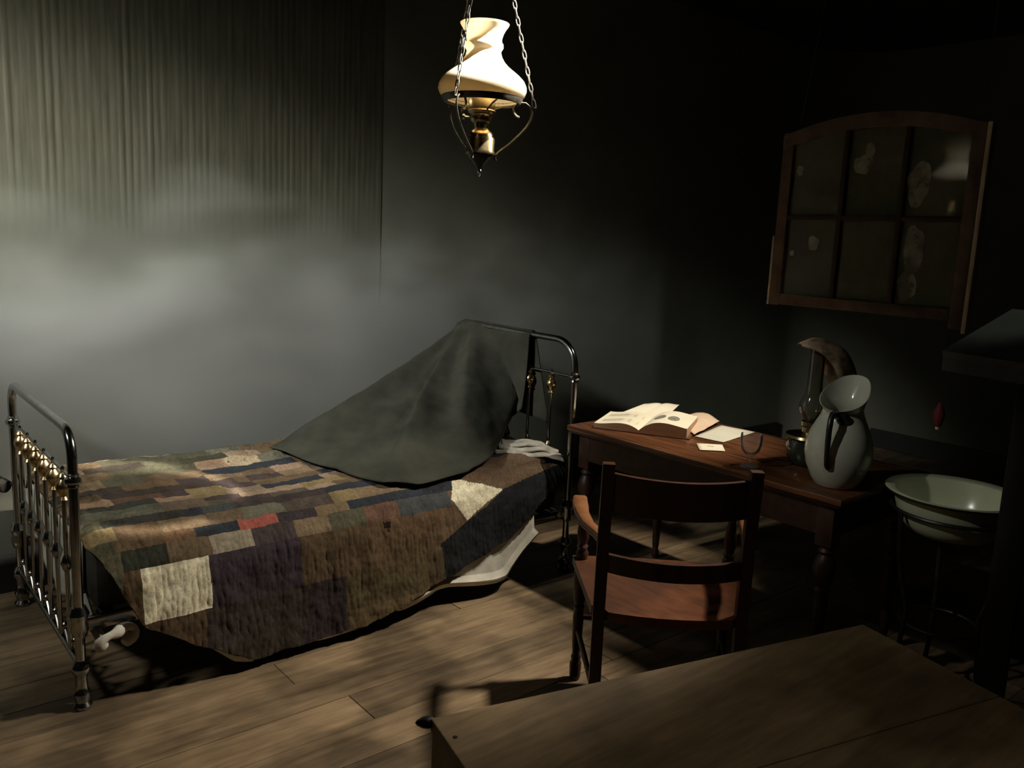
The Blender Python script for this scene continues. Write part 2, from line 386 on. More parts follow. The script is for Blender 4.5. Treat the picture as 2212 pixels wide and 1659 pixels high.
# ------------------------------------------------------------------ iron bed
BX, BY, BL, BW = 0.62, 2.855, 2.151, 0.957
HX, FY = BX + BL, BY + BW
bed = empty('iron_bed', (BX + BL / 2, BY + BW / 2, 0))
tag(bed, 'antique iron bedstead with arched tube ends and brass knobs, under the patchwork quilt', 'bed')
def P(name, mb, mats, **k): return mb.build(name, mats, bed, **k)
def bed_end(xe, top, joint, low, rad, bend, nsp, feet, brass):
    pts = [(xe, BY, 0.05)] + [(xe, BY, z) for z in (joint * .5, joint)] + arc((xe, BY + bend, top - bend), bend, PI, PI / 2, 8, (0, 1, 0), (0, 0, 1))
    pts += arc((xe, FY - bend, top - bend), bend, PI / 2, 0, 8, (0, 1, 0), (0, 0, 1)) + [(xe, FY, z) for z in (joint, joint * .5, 0.05)]
    P('end_tube', MB().tube(pts, rad, 14), MAT['iron'])
    P('cross_rail', MB().tube([(xe, BY, joint), (xe, FY, joint)], .0065, 10), MAT['iron'])
    P('lower_rail', MB().tube([(xe, BY, low), (xe, FY, low)], .011, 10), MAT['iron'])
    for yy in (BY, FY):
        ball = [(0.0, -.026), (.013, -.026), (.019, -.020), (.017, -.014), (.025, -.008), (.027, 0), (.025, .008), (.017, .014), (.019, .020), (.013, .026), (0, .026)]
        P('joint_knob', MB().lathe(ball, 20, T(xe, yy, joint)), MAT['iron'], loc=(xe, yy, joint))
        P('rail_casting', MB().lathe([(0, -.05), (.022, -.05), (.030, -.02), (.024, 0), (.032, .025), (.022, .05), (0, .05)], 16, T(xe, yy, .30)), MAT['iron'], loc=(xe, yy, .30))
        foot = [(0, 0), (.027, 0), (.030, .010), (.022, .022), (.026, .040), (.028, .052), (.020, .066), (.018, .105), (.022, .118), (.030, .130), (.031, .142), (.022, .156), (.017, .165), (0, .165)]
        P('foot', MB().lathe(foot, 20, T(xe, yy, 0.001)), MAT['iron'], loc=(xe, yy, 0))
    sp = None
    for i in range(nsp):
        yy = BY + BW * (i + 1) / (nsp + 1)
        if sp is None:
            prof = [(.0, low), (.0075, low), (.0075, joint - .10), (.007, joint - .1), (.006, joint + .012), (.0, joint + .016)]
            spm = MB().lathe(prof, 10, T(xe, yy, 0)); 
            sp = P('spindle', spm, MAT['iron'], loc=(xe, yy, 0))
            kn = MB().lathe([(.007, joint - .105), (.016, joint - .098), (.010, joint - .088), (.021, joint - .070), (.025, joint - .056), (.021, joint - .042), (.010, joint - .028), (.018, joint - .020), (.012, joint - .010), (.007, joint - .006)], 16).build('brass_knob', MAT['brass'])
            kn.parent = sp
            k2 = MB().lathe([(.007, low + .30 - .02), (.013, low + .29), (.019, low + .31), (.013, low + .33), (.007, low + .34)], 14).build('lower_knob', MAT['brass'] if brass else MAT['iron']); k2.parent = sp
            kids = [kn, k2]
        else:
            s2 = again(sp, bed, Vector((xe, yy, 0)) - bed.location)
            for k in kids: again(k, s2, (0, 0, 0))
bed_end(BX, .925, .770, .142, .0155, .085, 6, None, False)
bed_end(HX, 1.113, .947, .27, .0155, .13, 5, None, True)
for yy in (BY + .02, FY - .02):
    P('side_rail', MB().box((BX + .02, yy - .012, .255), (HX - .02, yy + .012, .30), bev=.003), MAT['iron'])
mb = MB()
for i in range(14):
    xx = BX + .1 + i * (BL - .2) / 13
    mb.box((xx - .02, BY + .033, .285), (xx + .02, FY - .033, .294))
P('bed_slats', mb, MAT['black'])
# scroll castings along the foot's lower rail
mb = MB()
for i in range(7):
    ya = BY + BW * i / 7; yb = BY + BW * (i + 1) / 7
    mb.tube([(BX, ya + .02, .155), (BX, (ya + yb) / 2, .20), (BX, yb - .02, .155)], .006, 8)
    mb.lathe([(0, -.014), (.012, -.006), (.014, .0), (.012, .006), (0, .014)], 12, T(BX, (ya + yb) / 2, .205))
P('scroll_casting', mb, MAT['iron'])

# mattress
mb = MB(); mb.box((BX + .055, BY + .03, .296), (HX - .03, FY - .02, .535), bev=.045)
mat_o = mb.build('mattress', MAT['ticking'], loc=(BX + BL / 2, BY + BW / 2, .296))
tag(mat_o, 'pale ticking mattress on the iron bed, mostly hidden by the quilt', 'mattress')

# sheet: hangs at the foot end and down the near side beneath the quilt
def pw(x, pts):
    if x <= pts[0][0]: return pts[0][1]
    for (a, p), (b, q) in zip(pts, pts[1:]):
        if x <= b: return p + (q - p) * (x - a) / (b - a)
    return pts[-1][1]
mb = MB()
def sheet_side(u, v):
    x = 0.98 + 1.56 * u
    zb = pw(x, [(.98, .16), (1.10, .05), (1.17, .022), (1.30, .045), (1.45, .035), (1.62, .028), (1.68, .075), (1.80, .06), (1.98, .10), (2.20, .075), (2.36, .065), (2.54, .24)])
    z = .47 + (zb - .47) * v
    yy = 2.848 - .030 * v + .010 * fz(x * 9, v * 2, 3.1) * v + (0.016 * math.sin(x * 16) * v * v)
    if v > .9: yy -= .030 * math.sin((v - .9) / .1 * PI * .75)
    return (x, yy, z)
mb.grid(sheet_side, 90, 20)
def sheet_foot(u, v):
    yy = 2.975 + .80 * u
    zb = .27 + .05 * math.sin(yy * 9) + .02 * fz(yy * 14, 0, 1)
    z = .52 + (zb - .52) * v
    return (BX + .047 - .012 * v + .006 * math.sin(yy * 30) * v, yy, z)
mb.grid(sheet_foot, 60, 12)
curl = []
for k in range(19):
    a = -2.6 - 4.6 * k / 18; r = .040 + .010 * math.sin(k * .6)
    curl.append((BX + .105 + r * 1.15 * math.cos(a), 2.815 - .02 * math.sin(k * .35), .228 + r * .85 * math.sin(a)))
mb.tube([(BX + .045, 2.99, .33), (BX + .045, 2.90, .27)] + curl, [.012, .014] + [.013 + .004 * math.sin(k * .9) for k in range(19)], 10, flat=1.3)
sh = mb.build('bed_sheet', MAT['sheet'])
solid(sh, .004)
tag(sh, 'grey-white linen sheet hanging out beneath the quilt at the side and foot of the bed', 'sheet')

# quilt ---------------------------------------------------------------
qp = [(3.832, .50), (3.80, .545), (3.74, .560), (3.0, .560)]
for i in range(1, 9):
    a = PI / 2 * i / 8 * .93
    qp.append((3.0 - .19 * math.sin(a), .370 + .19 * math.cos(a)))
qp.append((2.765, .0))
ql = [0.0]
for (a, b), (c, d) in zip(qp, qp[1:]): ql.append(ql[-1] + math.hypot(c - a, d - b))
t0 = ql[3]; ql = [q - t0 for q in ql]
def qprof(t):
    for i in range(len(ql) - 1):
        if t <= ql[i + 1] or i == len(ql) - 2:
            k = (t - ql[i]) / (ql[i + 1] - ql[i]); a, b = qp[i], qp[i + 1]
            ny, nz = -(b[1] - a[1]), (b[0] - a[0]); L = math.hypot(ny, nz)
            return a[0] + (b[0] - a[0]) * k, a[1] + (b[1] - a[1]) * k, ny / L, nz / L
TM = [(.655, .10), (.70, .20), (.80, .412), (.95, .505), (1.17, .630), (1.62, .618), (1.80, .575), (1.98, .527), (2.15, .478), (2.37, .412), (2.52, .30), (2.66, .22), (2.745, .16)]
rows = [-.90, -.80, -.735, -.655, -.57, -.48, -.39, -.31, -.235, -.17, -.105, -.05, .0, .055, .115, .155, .22, .31, .40, .54, .70]
K = 1.08
def C(r, g, b):
    q = srgb(r, g, b, K); m_ = .3 * q[0] + .6 * q[1] + .1 * q[2]
    return tuple(c + (m_ * k - c) * .17 for c, k in zip(q[:3], (1.04, 1.03, .86))) + (1,)
brown = C(92, 74, 54); tan = C(110, 92, 70); dk = C(58, 52, 46); navy = C(44, 48, 56); grn = C(74, 72, 56); ltan = C(132, 112, 90)
plum = C(66, 54, 54); gg = C(92, 90, 76); ylw = C(118, 102, 68); teal = C(56, 60, 54); pink = C(134, 108, 88); slate = C(62, 64, 66)
pal = [brown, tan, dk, grn, plum, gg, ltan, slate, brown, tan]
quilt_rows = {
 0: [(0.6, ltan), (.86, C(150, 132, 112)), (1.02, grn), (1.2, gg)],
 1: [(0.6, C(150, 132, 112)), (1.02, gg), (1.07, C(140, 124, 104)), (1.2, grn), (1.6, brown)],
 2: [(0.6, brown), (.9, grn), (1.35, gg), (1.5, brown)],
 3: [(0.6, pink), (.82, dk), (1.05, grn), (1.2, C(60, 58, 46)), (1.40, ltan), (1.55, brown), (1.9, navy)],
 4: [(0.6, brown), (.9, grn), (1.24, pink), (1.37, C(156, 138, 110)), (1.52, gg), (1.64, brown), (1.8, dk)],
 5: [(0.6, tan), (.85, grn), (1.0, brown), (1.24, navy), (1.64, C(90, 62, 48)), (1.78, brown)],
 6: [(0.6, dk), (.9, brown), (1.1, plum), (1.22, tan), (1.37, brown), (1.5, pink), (1.65, slate), (1.8, gg)],
 7: [(0.6, brown), (.8, dk), (1.0, C(60, 50, 44)), (1.15, plum), (1.3, brown), (1.36, plum), (1.5, tan)],
 8: [(0.6, pink), (.82, C(90, 66, 54)), (1.0, plum), (1.09, ylw), (1.23, plum), (1.36, brown), (1.64, navy), (1.8, pink)],
 9: [(0.6, grn), (.72, teal), (.955, pink), (1.09, ylw), (1.22, C(112, 96, 82)), (1.36, navy), (1.62, pink), (1.8, slate)],
 10: [(0.6, gg), (.72, C(84, 86, 72)), (.95, C(96, 82, 74)), (1.1, plum), (1.25, ltan), (1.5, ylw), (1.72, tan), (1.9, navy)],
 11: [(0.6, gg), (.95, C(92, 78, 62)), (1.1, grn), (1.19, plum), (1.35, C(80, 68, 62)), (1.5, ltan), (1.62, brown), (1.8, C(120, 104, 88)), (1.95, navy)],
 12: [(0.6, grn), (.723, C(52, 52, 48)), (1.0, navy), (1.06, slate), (1.19, C(58, 50, 50)), (1.545, navy), (1.87, tan), (2.0, navy), (2.15, brown)],
 13: [(0.6, ylw), (.75, brown), (.90, tan), (1.06, C(98, 82, 64)), (1.19, gg), (1.35, C(76, 66, 60)), (1.55, ylw), (1.66, tan), (1.9, ltan), (2.05, brown)],
 14: [(0.6, grn), (.74, brown), (.89, C(98, 74, 52)), (1.003, navy), (1.157, C(150, 76, 66)), (1.305, C(56, 50, 54)), (1.465, tan), (1.60, navy), (2.12, brown)],
 15: [(0.6, C(76, 72, 54)), (.75, C(46, 48, 40)), (.895, C(92, 76, 58)), (1.043, C(132, 122, 104)), (1.198, C(66, 56, 58)), (1.36, tan), (1.5, grn), (1.65, C(96, 70, 56)), (1.80, slate), (2.06, brown)],
 16: [(0.6, grn), (.745, C(84, 66, 46)), (.80, C(206, 198, 170)), (1.025, C(56, 46, 54)), (1.37, C(80, 64, 46)), (1.64, C(86, 66, 46)), (2.0, brown)],
 17: [(0.6, grn), (.745, C(84, 66, 46)), (.80, C(206, 198, 170)), (1.025, C(56, 46, 54)), (1.37, C(80, 64, 46)), (1.64, C(84, 66, 46)), (2.0, brown)],
 18: [(0.6, C(78, 62, 44)), (1.0, C(56, 48, 44)), (1.40, C(50, 42, 44)), (1.54, C(78, 66, 44)), (1.95, C(74, 60, 42))],
 19: [(0.6, dk), (1.1, C(58, 50, 42)), (1.36, C(52, 44, 46)), (1.55, C(92, 76, 50)), (1.95, C(84, 70, 46))],
 20: [(0.6, dk)],
}
def inpoly(x, y, poly):
    r = False; j = len(poly) - 1
    for i in range(len(poly)):
        xi, yi = poly[i]; xj, yj = poly[j]
        if (yi > y) != (yj > y) and x < (xj - xi) * (y - yi) / (yj - yi) + xi: r = not r
        j = i
    return r
over = [([(2.08, .075), (2.37, .0), (2.76, .0), (2.76, .12), (2.344, .191), (2.115, .10)], C(96, 76, 58)),
        ([(2.11, .103), (2.24, .128), (2.345, .192), (2.235, .235), (2.135, .293), (2.066, .192)], C(206, 198, 170)),
        ([(1.990, .363), (2.16, .285), (2.341, .195), (2.52, .10), (2.80, .08), (2.80, .7), (2.035, .7)], C(30, 32, 34)),  # dark border cloth, extended so head-end shade is put into the colour
        ([(1.72, .225), (1.755, .228), (1.75, .25), (1.725, .25)], C(40, 30, 22)),
        ([(1.735, .255), (1.75, .255), (1.748, .268), (1.735, .268)], C(44, 34, 24))]
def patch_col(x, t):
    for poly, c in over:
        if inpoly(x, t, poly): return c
    for i in range(len(rows) - 1):
        if t < rows[i + 1]:
            c = quilt_rows[i][0][1]
            for xb, cc in quilt_rows[i]:
                if x >= xb: c = cc
            return c
    return dk
def wob(x, t):
    return 0.010 * fz(x * 1.0, t * 1.0, 7.7, 7.0)
tl = []
for a, b in zip(rows, rows[1:]):
    n = max(2, int(round((b - a) / .0045)))
    tl += [a + (b - a) * i / n for i in range(n)]
tl = [t for t in tl if t >= ql[0]] ; tl = [ql[0]] + [t for t in tl if t > ql[0] + .003] + [.68]
NX = 620
xs = [.655 + (2.745 - .655) * i / NX for i in range(NX + 1)]
verts = []; faces = []; fcol = []; vi = {}
def qpoint(x, t):
    y, z, ny, nz = qprof(t)
    # straighten the foot hem, add slack, puckers and sag
    side = max(0.0, min(1.0, (t - .05) / .2))
    d = 0.006 * fz(x, t, 0, 9) + 0.004 * fz(x, t, 5, 22) + 0.0025 * fz(x * 1.6, t, 9, 45)
    d += side * (0.016 * math.sin(x * 7.5 + 1.0) * (t + .1) + .008 * fz(x * 2.2, t * .5, 2, 7) + .0035 * fz(x * 3.0, t * .6, 4, 26))
    d += -0.012 * (1 - side) * math.exp(-((x - 1.37) / .35) ** 2)
    if t < -.55: d += .02 * max(0, fz(x, 0, 3, 6)) + .012
    d += .006
    if x < .70: z -= (.70 - x) * .5 * (1 - side)
    if x > 2.45 and t < .1: d += .02 * math.sin((x - 2.45) / .3 * PI)
    return (x, y + ny * d * -1 if False else y + (-abs(ny)) * d, z + abs(nz) * d)
idx = {}
for i, x in enumerate(xs):
    tm = pw(x, TM) + .008 * fz(x, 0, 0, 12)
    for j, t in enumerate(tl):
        tt = min(t, tm)
        if t > tm and j > 0 and tl[j - 1] >= tm: idx[i, j] = idx[i, j - 1]; continue
        idx[i, j] = len(verts); verts.append(qpoint(x, tt))
for i in range(NX):
    for j in range(len(tl) - 1):
        q = [idx[i, j], idx[i + 1, j], idx[i + 1, j + 1], idx[i, j + 1]]
        q2 = []
        for a in q:
            if a not in q2: q2.append(a)
        if len(q2) < 3: continue
        xm = (xs[i] + xs[i + 1]) / 2; tm = (tl[j] + tl[j + 1]) / 2
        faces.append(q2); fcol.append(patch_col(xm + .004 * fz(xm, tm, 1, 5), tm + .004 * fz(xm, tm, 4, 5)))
me = bpy.data.meshes.new('patchwork_quilt'); me.from_pydata(verts, [], faces)
at = me.attributes.new('patch', 'FLOAT_COLOR', 'FACE')
at.data.foreach_set('color', [c for q in fcol for c in q])
me.materials.append(MAT['quilt']); me.polygons.foreach_set('use_smooth', [True] * len(faces)); me.update()
quilt = bpy.data.objects.new('patchwork_quilt', me); COL.objects.link(quilt)
solid(quilt, .007, -1.0)
tag(quilt, 'worn brown and navy patchwork quilt with one large off-white patch, spread over the iron bed', 'quilt')

# rumpled sheet end at the head of the bed
mb = MB()
for k in range(3):
    def fold(u, v, k=k):
        p0 = Vector((2.455 + .03 * k, 3.03 + .012 * k)); p1 = Vector((2.70 + .012 * k, 2.815 + .035 * k)); ins = Vector((.60, .80))
        p = p0.lerp(p1, u) + ins * (v * (.20 - .05 * k) * (1 - .45 * u)); p.x = min(p.x, 2.742)
        rim = math.sin(min(1, v * 6) * PI / 2)
        return (p.x, p.y, .577 + .014 * k + .010 * rim + .006 * math.sin(u * 9 + k * 1.7) + .004 * fz(p.x, p.y, k, 25) - .045 * max(0, u - .72) ** 1.0 * 2)
    mb.grid(fold, 30, 14)
fs = mb.build('folded_linen', mat_noise('greyed_linen', srgb(128, 124, 114), srgb(172, 166, 154), 16, 0.9, spec=0.1, bump=0.5, bscale=40)); solid(fs, .008)
tag(fs, 'folded grey-white linen layered at the head of the bed, below the blanket', 'linen')

# ------------------------------------------------------------------ blanket over the headboard
def lerp(a, b, k): return a + (b - a) * k
hem = [(0.0, (1.60, 3.60, .588)), (.08, (1.625, 3.48, .588)), (.20, (1.665, 3.22, .586)), (.31, (1.70, 3.06, .583)), (.43, (1.78, 2.905, .572)), (.56, (1.92, 2.862, .558)), (.70, (2.18, 2.868, .566)), (.77, (2.34, 2.92, .600)), (.84, (2.52, 3.06, .640)), (.92, (2.67, 3.22, .665)), (1.0, (2.728, 3.17, .74))]
def hem_at(u):
    for (a, p), (b, q) in zip(hem, hem[1:]):
        if u <= b:
            k = (u - a) / (b - a); return tuple(lerp(p[i], q[i], k) for i in range(3))
    return hem[-1][1]
RZ = 1.113 + .019
def rail_y(u): return pw(u, [(0, 3.79), (.45, 3.73), (.72, 3.62), (.80, 3.50), (1.0, 3.165)])
def front(u, v):
    hx, hy, hz = hem_at(u)
    ry = rail_y(u)
    rz = RZ - .028 * max(0, (ry - 3.72) / .07)
    s = max(0.0, min(1.0, (u - .74) / .14)); s = s * s * (3 - 2 * s)
    ridge = math.exp(-((u - .72) / .075) ** 2)
    kx = lerp(lerp(.98, 1.5, s), .95, ridge)
    kz = lerp(lerp(.66, .95, s), .86, ridge)
    x = lerp(HX - .022 * min(1, v * 12), hx, v ** kx)
    z = lerp(rz, hz, v ** kz)
    yv = lerp(ry, hy, v ** lerp(1.2, 1.0, ridge))
    amp = math.sin(PI * min(1, v * 1.02)) ** .8 if v < .98 else 0
    fold = (.042 * math.sin(u * 13.5 + .9) + .014 * math.sin(u * 29)) * amp * (1 - s) - .09 * s * amp * math.sin(PI * min(1, (u - .74) / .26)) + .05 * ridge * amp
    x -= fold; z += fold * .35
    z += (.010 * fz(x, yv, z, 8) + .005 * fz(x, yv, z, 19)) * min(1, v * 4)
    x = min(x, HX - .020 + .02 * (1 - min(1, v * 20)))
    z = max(z, hz + .002)
    if v > .93: z += .004 * math.sin(u * 30)
    return (x, yv, z)
mb = MB(); mb.grid(front, 110, 60)
# over the rail and down behind the headboard
def back(u, v):
    ry = 3.79 - (3.79 - 3.165) * (u ** 1.15)
    rz = RZ - .028 * max(0, (ry - 3.72) / .07)
    if v < .15:
        a = PI / 2 * (v / .15); return (HX + .019 * math.sin(a), ry, rz - .019 + .019 * math.cos(a))
    k = (v - .15) / .85
    zb = pw(u, [(0, .80), (.5, .72), (.85, .70), (1.0, .68)])
    yy = ry - .10 * k * u * (1 if k < .95 else .9)
    return (HX + .020 + .010 * math.sin(u * 14) * k + .012 * k, yy, lerp(rz - .019, zb, k))
mb.grid(back, 50, 24)
bl = mb.build('wool_blanket', MAT['blanket']); solid(bl, .006)
tag(bl, 'dark grey-green wool blanket slung over the headboard and trailing across the quilt', 'blanket')

# ------------------------------------------------------------------ writing table
TA = .0142
TX, TY, TL, TW, TH = 2.668, 2.781, 1.348, .683, .7465
Q = .97   # the table stands a little nearer than the bed's head post
table = empty('writing_table', (TX + TW / 2, TY - TL / 2, 0))
tag(table, 'dark mahogany writing table with turned legs, carrying the open book and the jug', 'table')
RT = T(TX, TY, 0) @ Matrix.Rotation(TA, 4, 'Z')
def tb(name, mb, mats, **k):
    mb.v = [tuple(RT @ Vector(v)) for v in mb.v]; return mb.build(name, mats, table, **k)
tb('tabletop', MB().box((0, -TL, TH - .024), (TW, 0, TH), bev=.005), MAT['tablewood'])
tb('top_moulding', MB().box((.012, -TL + .012, TH - .036), (TW - .012, -.012, TH - .0245), bev=.004), MAT['tabledark'])
ins = .045
tb('apron', MB().box((ins, -TL + ins + .05, TH - .155), (ins + .02, -ins - .05, TH - .0365)), MAT['tabledark'])
tb('apron', MB().box((TW - ins - .02, -TL + ins + .05, TH - .155), (TW - ins, -ins - .05, TH - .0365)), MAT['tabledark'])
tb('apron', MB().box((ins + .05, -ins - .02, TH - .155), (TW - ins - .05, -ins, TH - .0365)), MAT['tabledark'])
tb('apron', MB().box((ins + .05, -TL + ins, TH - .155), (TW - ins - .05, -TL + ins + .02, TH - .0365)), MAT['tabledark'])
legp = [(0, 0), (.014, 0), (.019, .012), (.021, .03), (.014, .05), (.017, .07), (.022, .20), (.026, .33), (.022, .365), (.030, .380), (.022, .395), (.034, .43), (.040, .462), (.034, .495), (.022, .515), (.030, .528), (.022, .540), (.024, .552), (0, .552)]
legs = []
for (lx, ly) in ((ins + .03, -ins - .03), (TW - ins - .03, -ins - .03), (ins + .03, -TL + ins + .03), (TW - ins - .03, -TL + ins + .03)):
    m = MB().lathe(legp, 20, T(lx, ly, .001)); m.box((lx - .032, ly - .032, .55), (lx + .032, ly + .032, TH - .0365), bev=.003)
    tb('leg', m, MAT['tabledark'])

# open book -----------------------------------------------------------
ZT = TH + .001
eu = Vector((.87, .493, 0)); er = Vector((.493, -.87, 0))
BO = Vector((2.915 * Q, 2.565 * Q, ZT))
def bk(a, b, z): return BO + er * a + eu * b + Vector((0, 0, z))
book = empty('open_book', BO); tag(book, 'thick open book with two oval engravings on its right-hand page, on the writing table', 'book')
def covers(s, a1, th):
    m = MB(); 
    vs = [bk(0, -.006, 0), bk(s * a1, -.006, 0), bk(s * a1, .306, 0), bk(0, .306, 0)]
    vs += [v + Vector((0, 0, th)) for v in vs]
    m.add(vs, [(0, 3, 2, 1), (4, 5, 6, 7), (0, 1, 5, 4), (1, 2, 6, 5), (2, 3, 7, 6), (3, 0, 4, 7)]); return m
covers(1, .225, .004).build('cover', MAT['bookcover'], book, smooth=False)
covers(-1, .215, .004).build('cover', MAT['bookcover'], book, smooth=False)
def block(s, wd, hs):
    n = 14; top = []; m = MB()
    def hgt(k): return hs[0] * (1 - k) ** 3 + 3 * hs[1] * k * (1 - k) ** 2 + 3 * hs[2] * k * k * (1 - k) + hs[3] * k ** 3
    for b in (0, .30):
        for i in range(n + 1): m.v.append(tuple(bk(s * wd * i / n, b, max(hgt(i / n), .008))))
    for b in (0, .30):
        for i in range(n + 1): m.v.append(tuple(bk(s * (wd + .004 * 0) * i / n, b, .0045)))
    N = n + 1
    for i in range(n):
        m.f.append((i, i + 1, N + i + 1, N + i)); m.m.append(0)
        m.f.append((2 * N + i, 2 * N + i + 1, i + 1, i)); m.m.append(1)
        m.f.append((N + i, N + i + 1, 3 * N + i + 1, 3 * N + i)); m.m.append(1)
        m.f.append((2 * N + i, 3 * N + i, 3 * N + i + 1, 2 * N + i + 1)); m.m.append(1)
    m.f.append((n, 2 * N + n, 3 * N + n, N + n)); m.m.append(1)
    m.f.append((0, N, 3 * N, 2 * N)); m.m.append(1)
    return m, hgt
edge = mat_noise('page_edges', srgb(190, 152, 124), srgb(214, 178, 148), 6, 0.85, spec=0.1, stretch=(1, 1, 60)); MAT['edge'] = edge
mR, hR = block(1, .212, (.014, .085, .055, .046)); pr = mR.build('pages', [MAT['paper'], MAT['edge']], book, auto=25)
mL, hL = block(-1, .205, (.014, .060, .020, .024)); pl_ = mL.build('pages', [MAT['paper'], MAT['edge']], book, auto=25)
for (ca, cb) in ((.064, .150), (.130, .130)):
    m = MB(); vs = [bk(ca, cb, hR(ca / .212) + .0012)]; n = 28
    for i in range(n):
        a = 2 * PI * i / n; aa = ca + .026 * math.cos(a); bb = cb + .046 * math.sin(a)
        vs.append(bk(aa, bb, hR(aa / .212) + .0012))
    m.add(vs, [(0, 1 + i, 1 + (i + 1) % n) for i in range(n)])
    g = m.build('oval_engraving', MAT['ink'], book); 
# lines of print on the left page
fp = mat_noise('faded_print', srgb(190, 180, 156), srgb(208, 198, 174), 90, .9)
for r_ in (2, 3, 4, 5, 10, 11, 12, 13):
    b = .265 - r_ * .0155; m = MB()
    vs = []
    for a in (.022, .06, .10, .14, .185): vs += [bk(-a, b, hL(a / .205) + .0009), bk(-a, b - .004, hL(a / .205) + .0009)]
    m.add(vs, [(2 * k, 2 * k + 1, 2 * k + 3, 2 * k + 2) for k in range(4)])
    m.build('print_line', fp, book, smooth=False)

# loose opened paper behind the book
def paper_obj(name, fn, nu, nv, mat, label, cat, th=.0012):
    m = MB(); m.grid(fn, nu, nv); o = m.build(name, mat); solid(o, th, 1.0); tag(o, label, cat); return o
def back_pages(u, v):
    p0, p1, p2, p3 = Vector((2.985, 2.835, 0)), Vector((3.285, 2.865, 0)), Vector((3.435, 2.76, 0)), Vector((3.24, 2.69, 0))
    a = p0.lerp(p1, v); b = p3.lerp(p2, v); p = a.lerp(b, u) * Q
    z = ZT + .012 + .020 * v + .020 * math.sin(u * PI * 1.0) ** 2 * v + .018 * abs(math.cos(u * PI)) * v
    return (p.x, p.y, z)
paper_obj('open_pamphlet', back_pages, 24, 12, MAT['paper'], 'spread white pages with curling back edge, lying behind the open book', 'paper')
def pink_pages(u, v):
    p0, p1, p2, p3 = Vector((3.10, 2.392, 0)), Vector((3.245, 2.655, 0)), Vector((3.445, 2.705, 0)), Vector((3.435, 2.505, 0))
    p = p0.lerp(p1, v).lerp(p3.lerp(p2, v), u) * Q
    z = ZT + .006 + .030 * max(0, math.sin(v * PI * .9 + .25)) * (.35 + .65 * u) + .004 * fz(u * 4, v * 4, 0)
    return (p.x, p.y, z)
paper_obj('folded_letter', pink_pages, 16, 20, MAT['pinkpaper'], 'pinkish folded paper with a raised crease, right behind the open book', 'paper')
def flat(pts, z):
    pts = [Vector(p) for p in pts]
    def f(u, v):
        p = pts[0].lerp(pts[1], u).lerp(pts[3].lerp(pts[2], u), v) * Q; return (p.x, p.y, z + .0012 * fz(p.x * 9, p.y * 9, 0))
    return f
paper_obj('writing_paper', flat([(3.098, 2.388), (3.12, 2.246), (3.435, 2.30), (3.415, 2.478)], ZT + .0018), 10, 12, MAT['palepaper'], 'flat pale sheet of writing paper lying between the open book and the goblet', 'paper', .0008)
card = paper_obj('small_card', flat([(2.905, 2.207), (2.991, 2.293), (3.072, 2.215), (2.988, 2.137)], ZT + .002), 6, 6, MAT['paper'], 'small off-white card lying on the table in front of the pale sheet', 'card', .002)
m = MB(); c0 = Vector((2.998 * Q, 2.222 * Q, ZT + .0049)); d0 = Vector((.72, -.69, 0)); e0 = Vector((.69, .72, 0))
m.add([c0 - d0 * .013 - e0 * .003, c0 + d0 * .013 - e0 * .003, c0 + d0 * .013 + e0 * .003, c0 - d0 * .013 + e0 * .003], [(0, 1, 2, 3)])
o = m.build('ink_mark', MAT['ink'], card)

# goblet
GX, GY = 2.873 * Q, 1.935 * Q
m = MB()
gp_o = [(0, 0), (.034, 0), (.035, .003), (.020, .007), (.008, .012), (.0065, .020), (.011, .030), (.0065, .040), (.007, .050), (.020, .058), (.032, .075), (.038, .100), (.040, .128), (.039, .150)]
gp_o = [(r * 1.06, z * .86) for r, z in gp_o]
gp_i = [(.037, .150), (.038, .128), (.036, .101), (.030, .077), (.018, .062), (0, .060)]
gp_i = [(r * 1.06, z * .86) for r, z in gp_i]
m.lathe(gp_o + gp_i, 36, T(GX, GY, ZT)); gob = m.build('goblet', MAT['clearglass'], loc=(GX, GY, ZT), auto=60)
tag(gob, 'small clear stemmed glass on the writing table, between the card and the lamp', 'glass')

# oil table lamp ------------------------------------------------------
LX, LY = 3.125 * Q, 1.835 * Q
tl_ = empty('table_oil_lamp', (LX, LY, ZT)); tag(tl_, 'oil lamp with glass chimney and crooked mottled shade, standing behind the enamel jug', 'lamp')
L0 = T(LX, LY, ZT)
def lp(name, mb, mats, **k): return mb.build(name, mats, tl_, **k)
lp('oil_font', MB().lathe([(0, 0), (.062, 0), (.072, .010), (.084, .040), (.086, .075), (.078, .100), (.055, .112), (.030, .118), (0, .118)], 32, L0), mat_noise('green_glass_font', (.018, .024, .018, 1), (.035, .042, .03, 1), 9, .12, spec=.6))
lp('burner_collar', MB().lathe([(.088, .104), (.094, .110), (.090, .120), (.060, .126), (.032, .130), (.030, .150), (.036, .156), (.036, .172), (.026, .178), (.0, .178)], 32, L0), MAT['oldbrass'])
ch = lp('glass_chimney', MB().lathe([(.026, .172), (.030, .185), (.050, .215), (.052, .235), (.044, .262), (.032, .285), (.029, .32), (.028, .465), (.0265, .465), (.0275, .32), (.030, .286), (.042, .262), (.050, .235), (.048, .216), (.028, .187), (.024, .172)], 32, L0, cap=False), MAT['smokyglass'], auto=60)
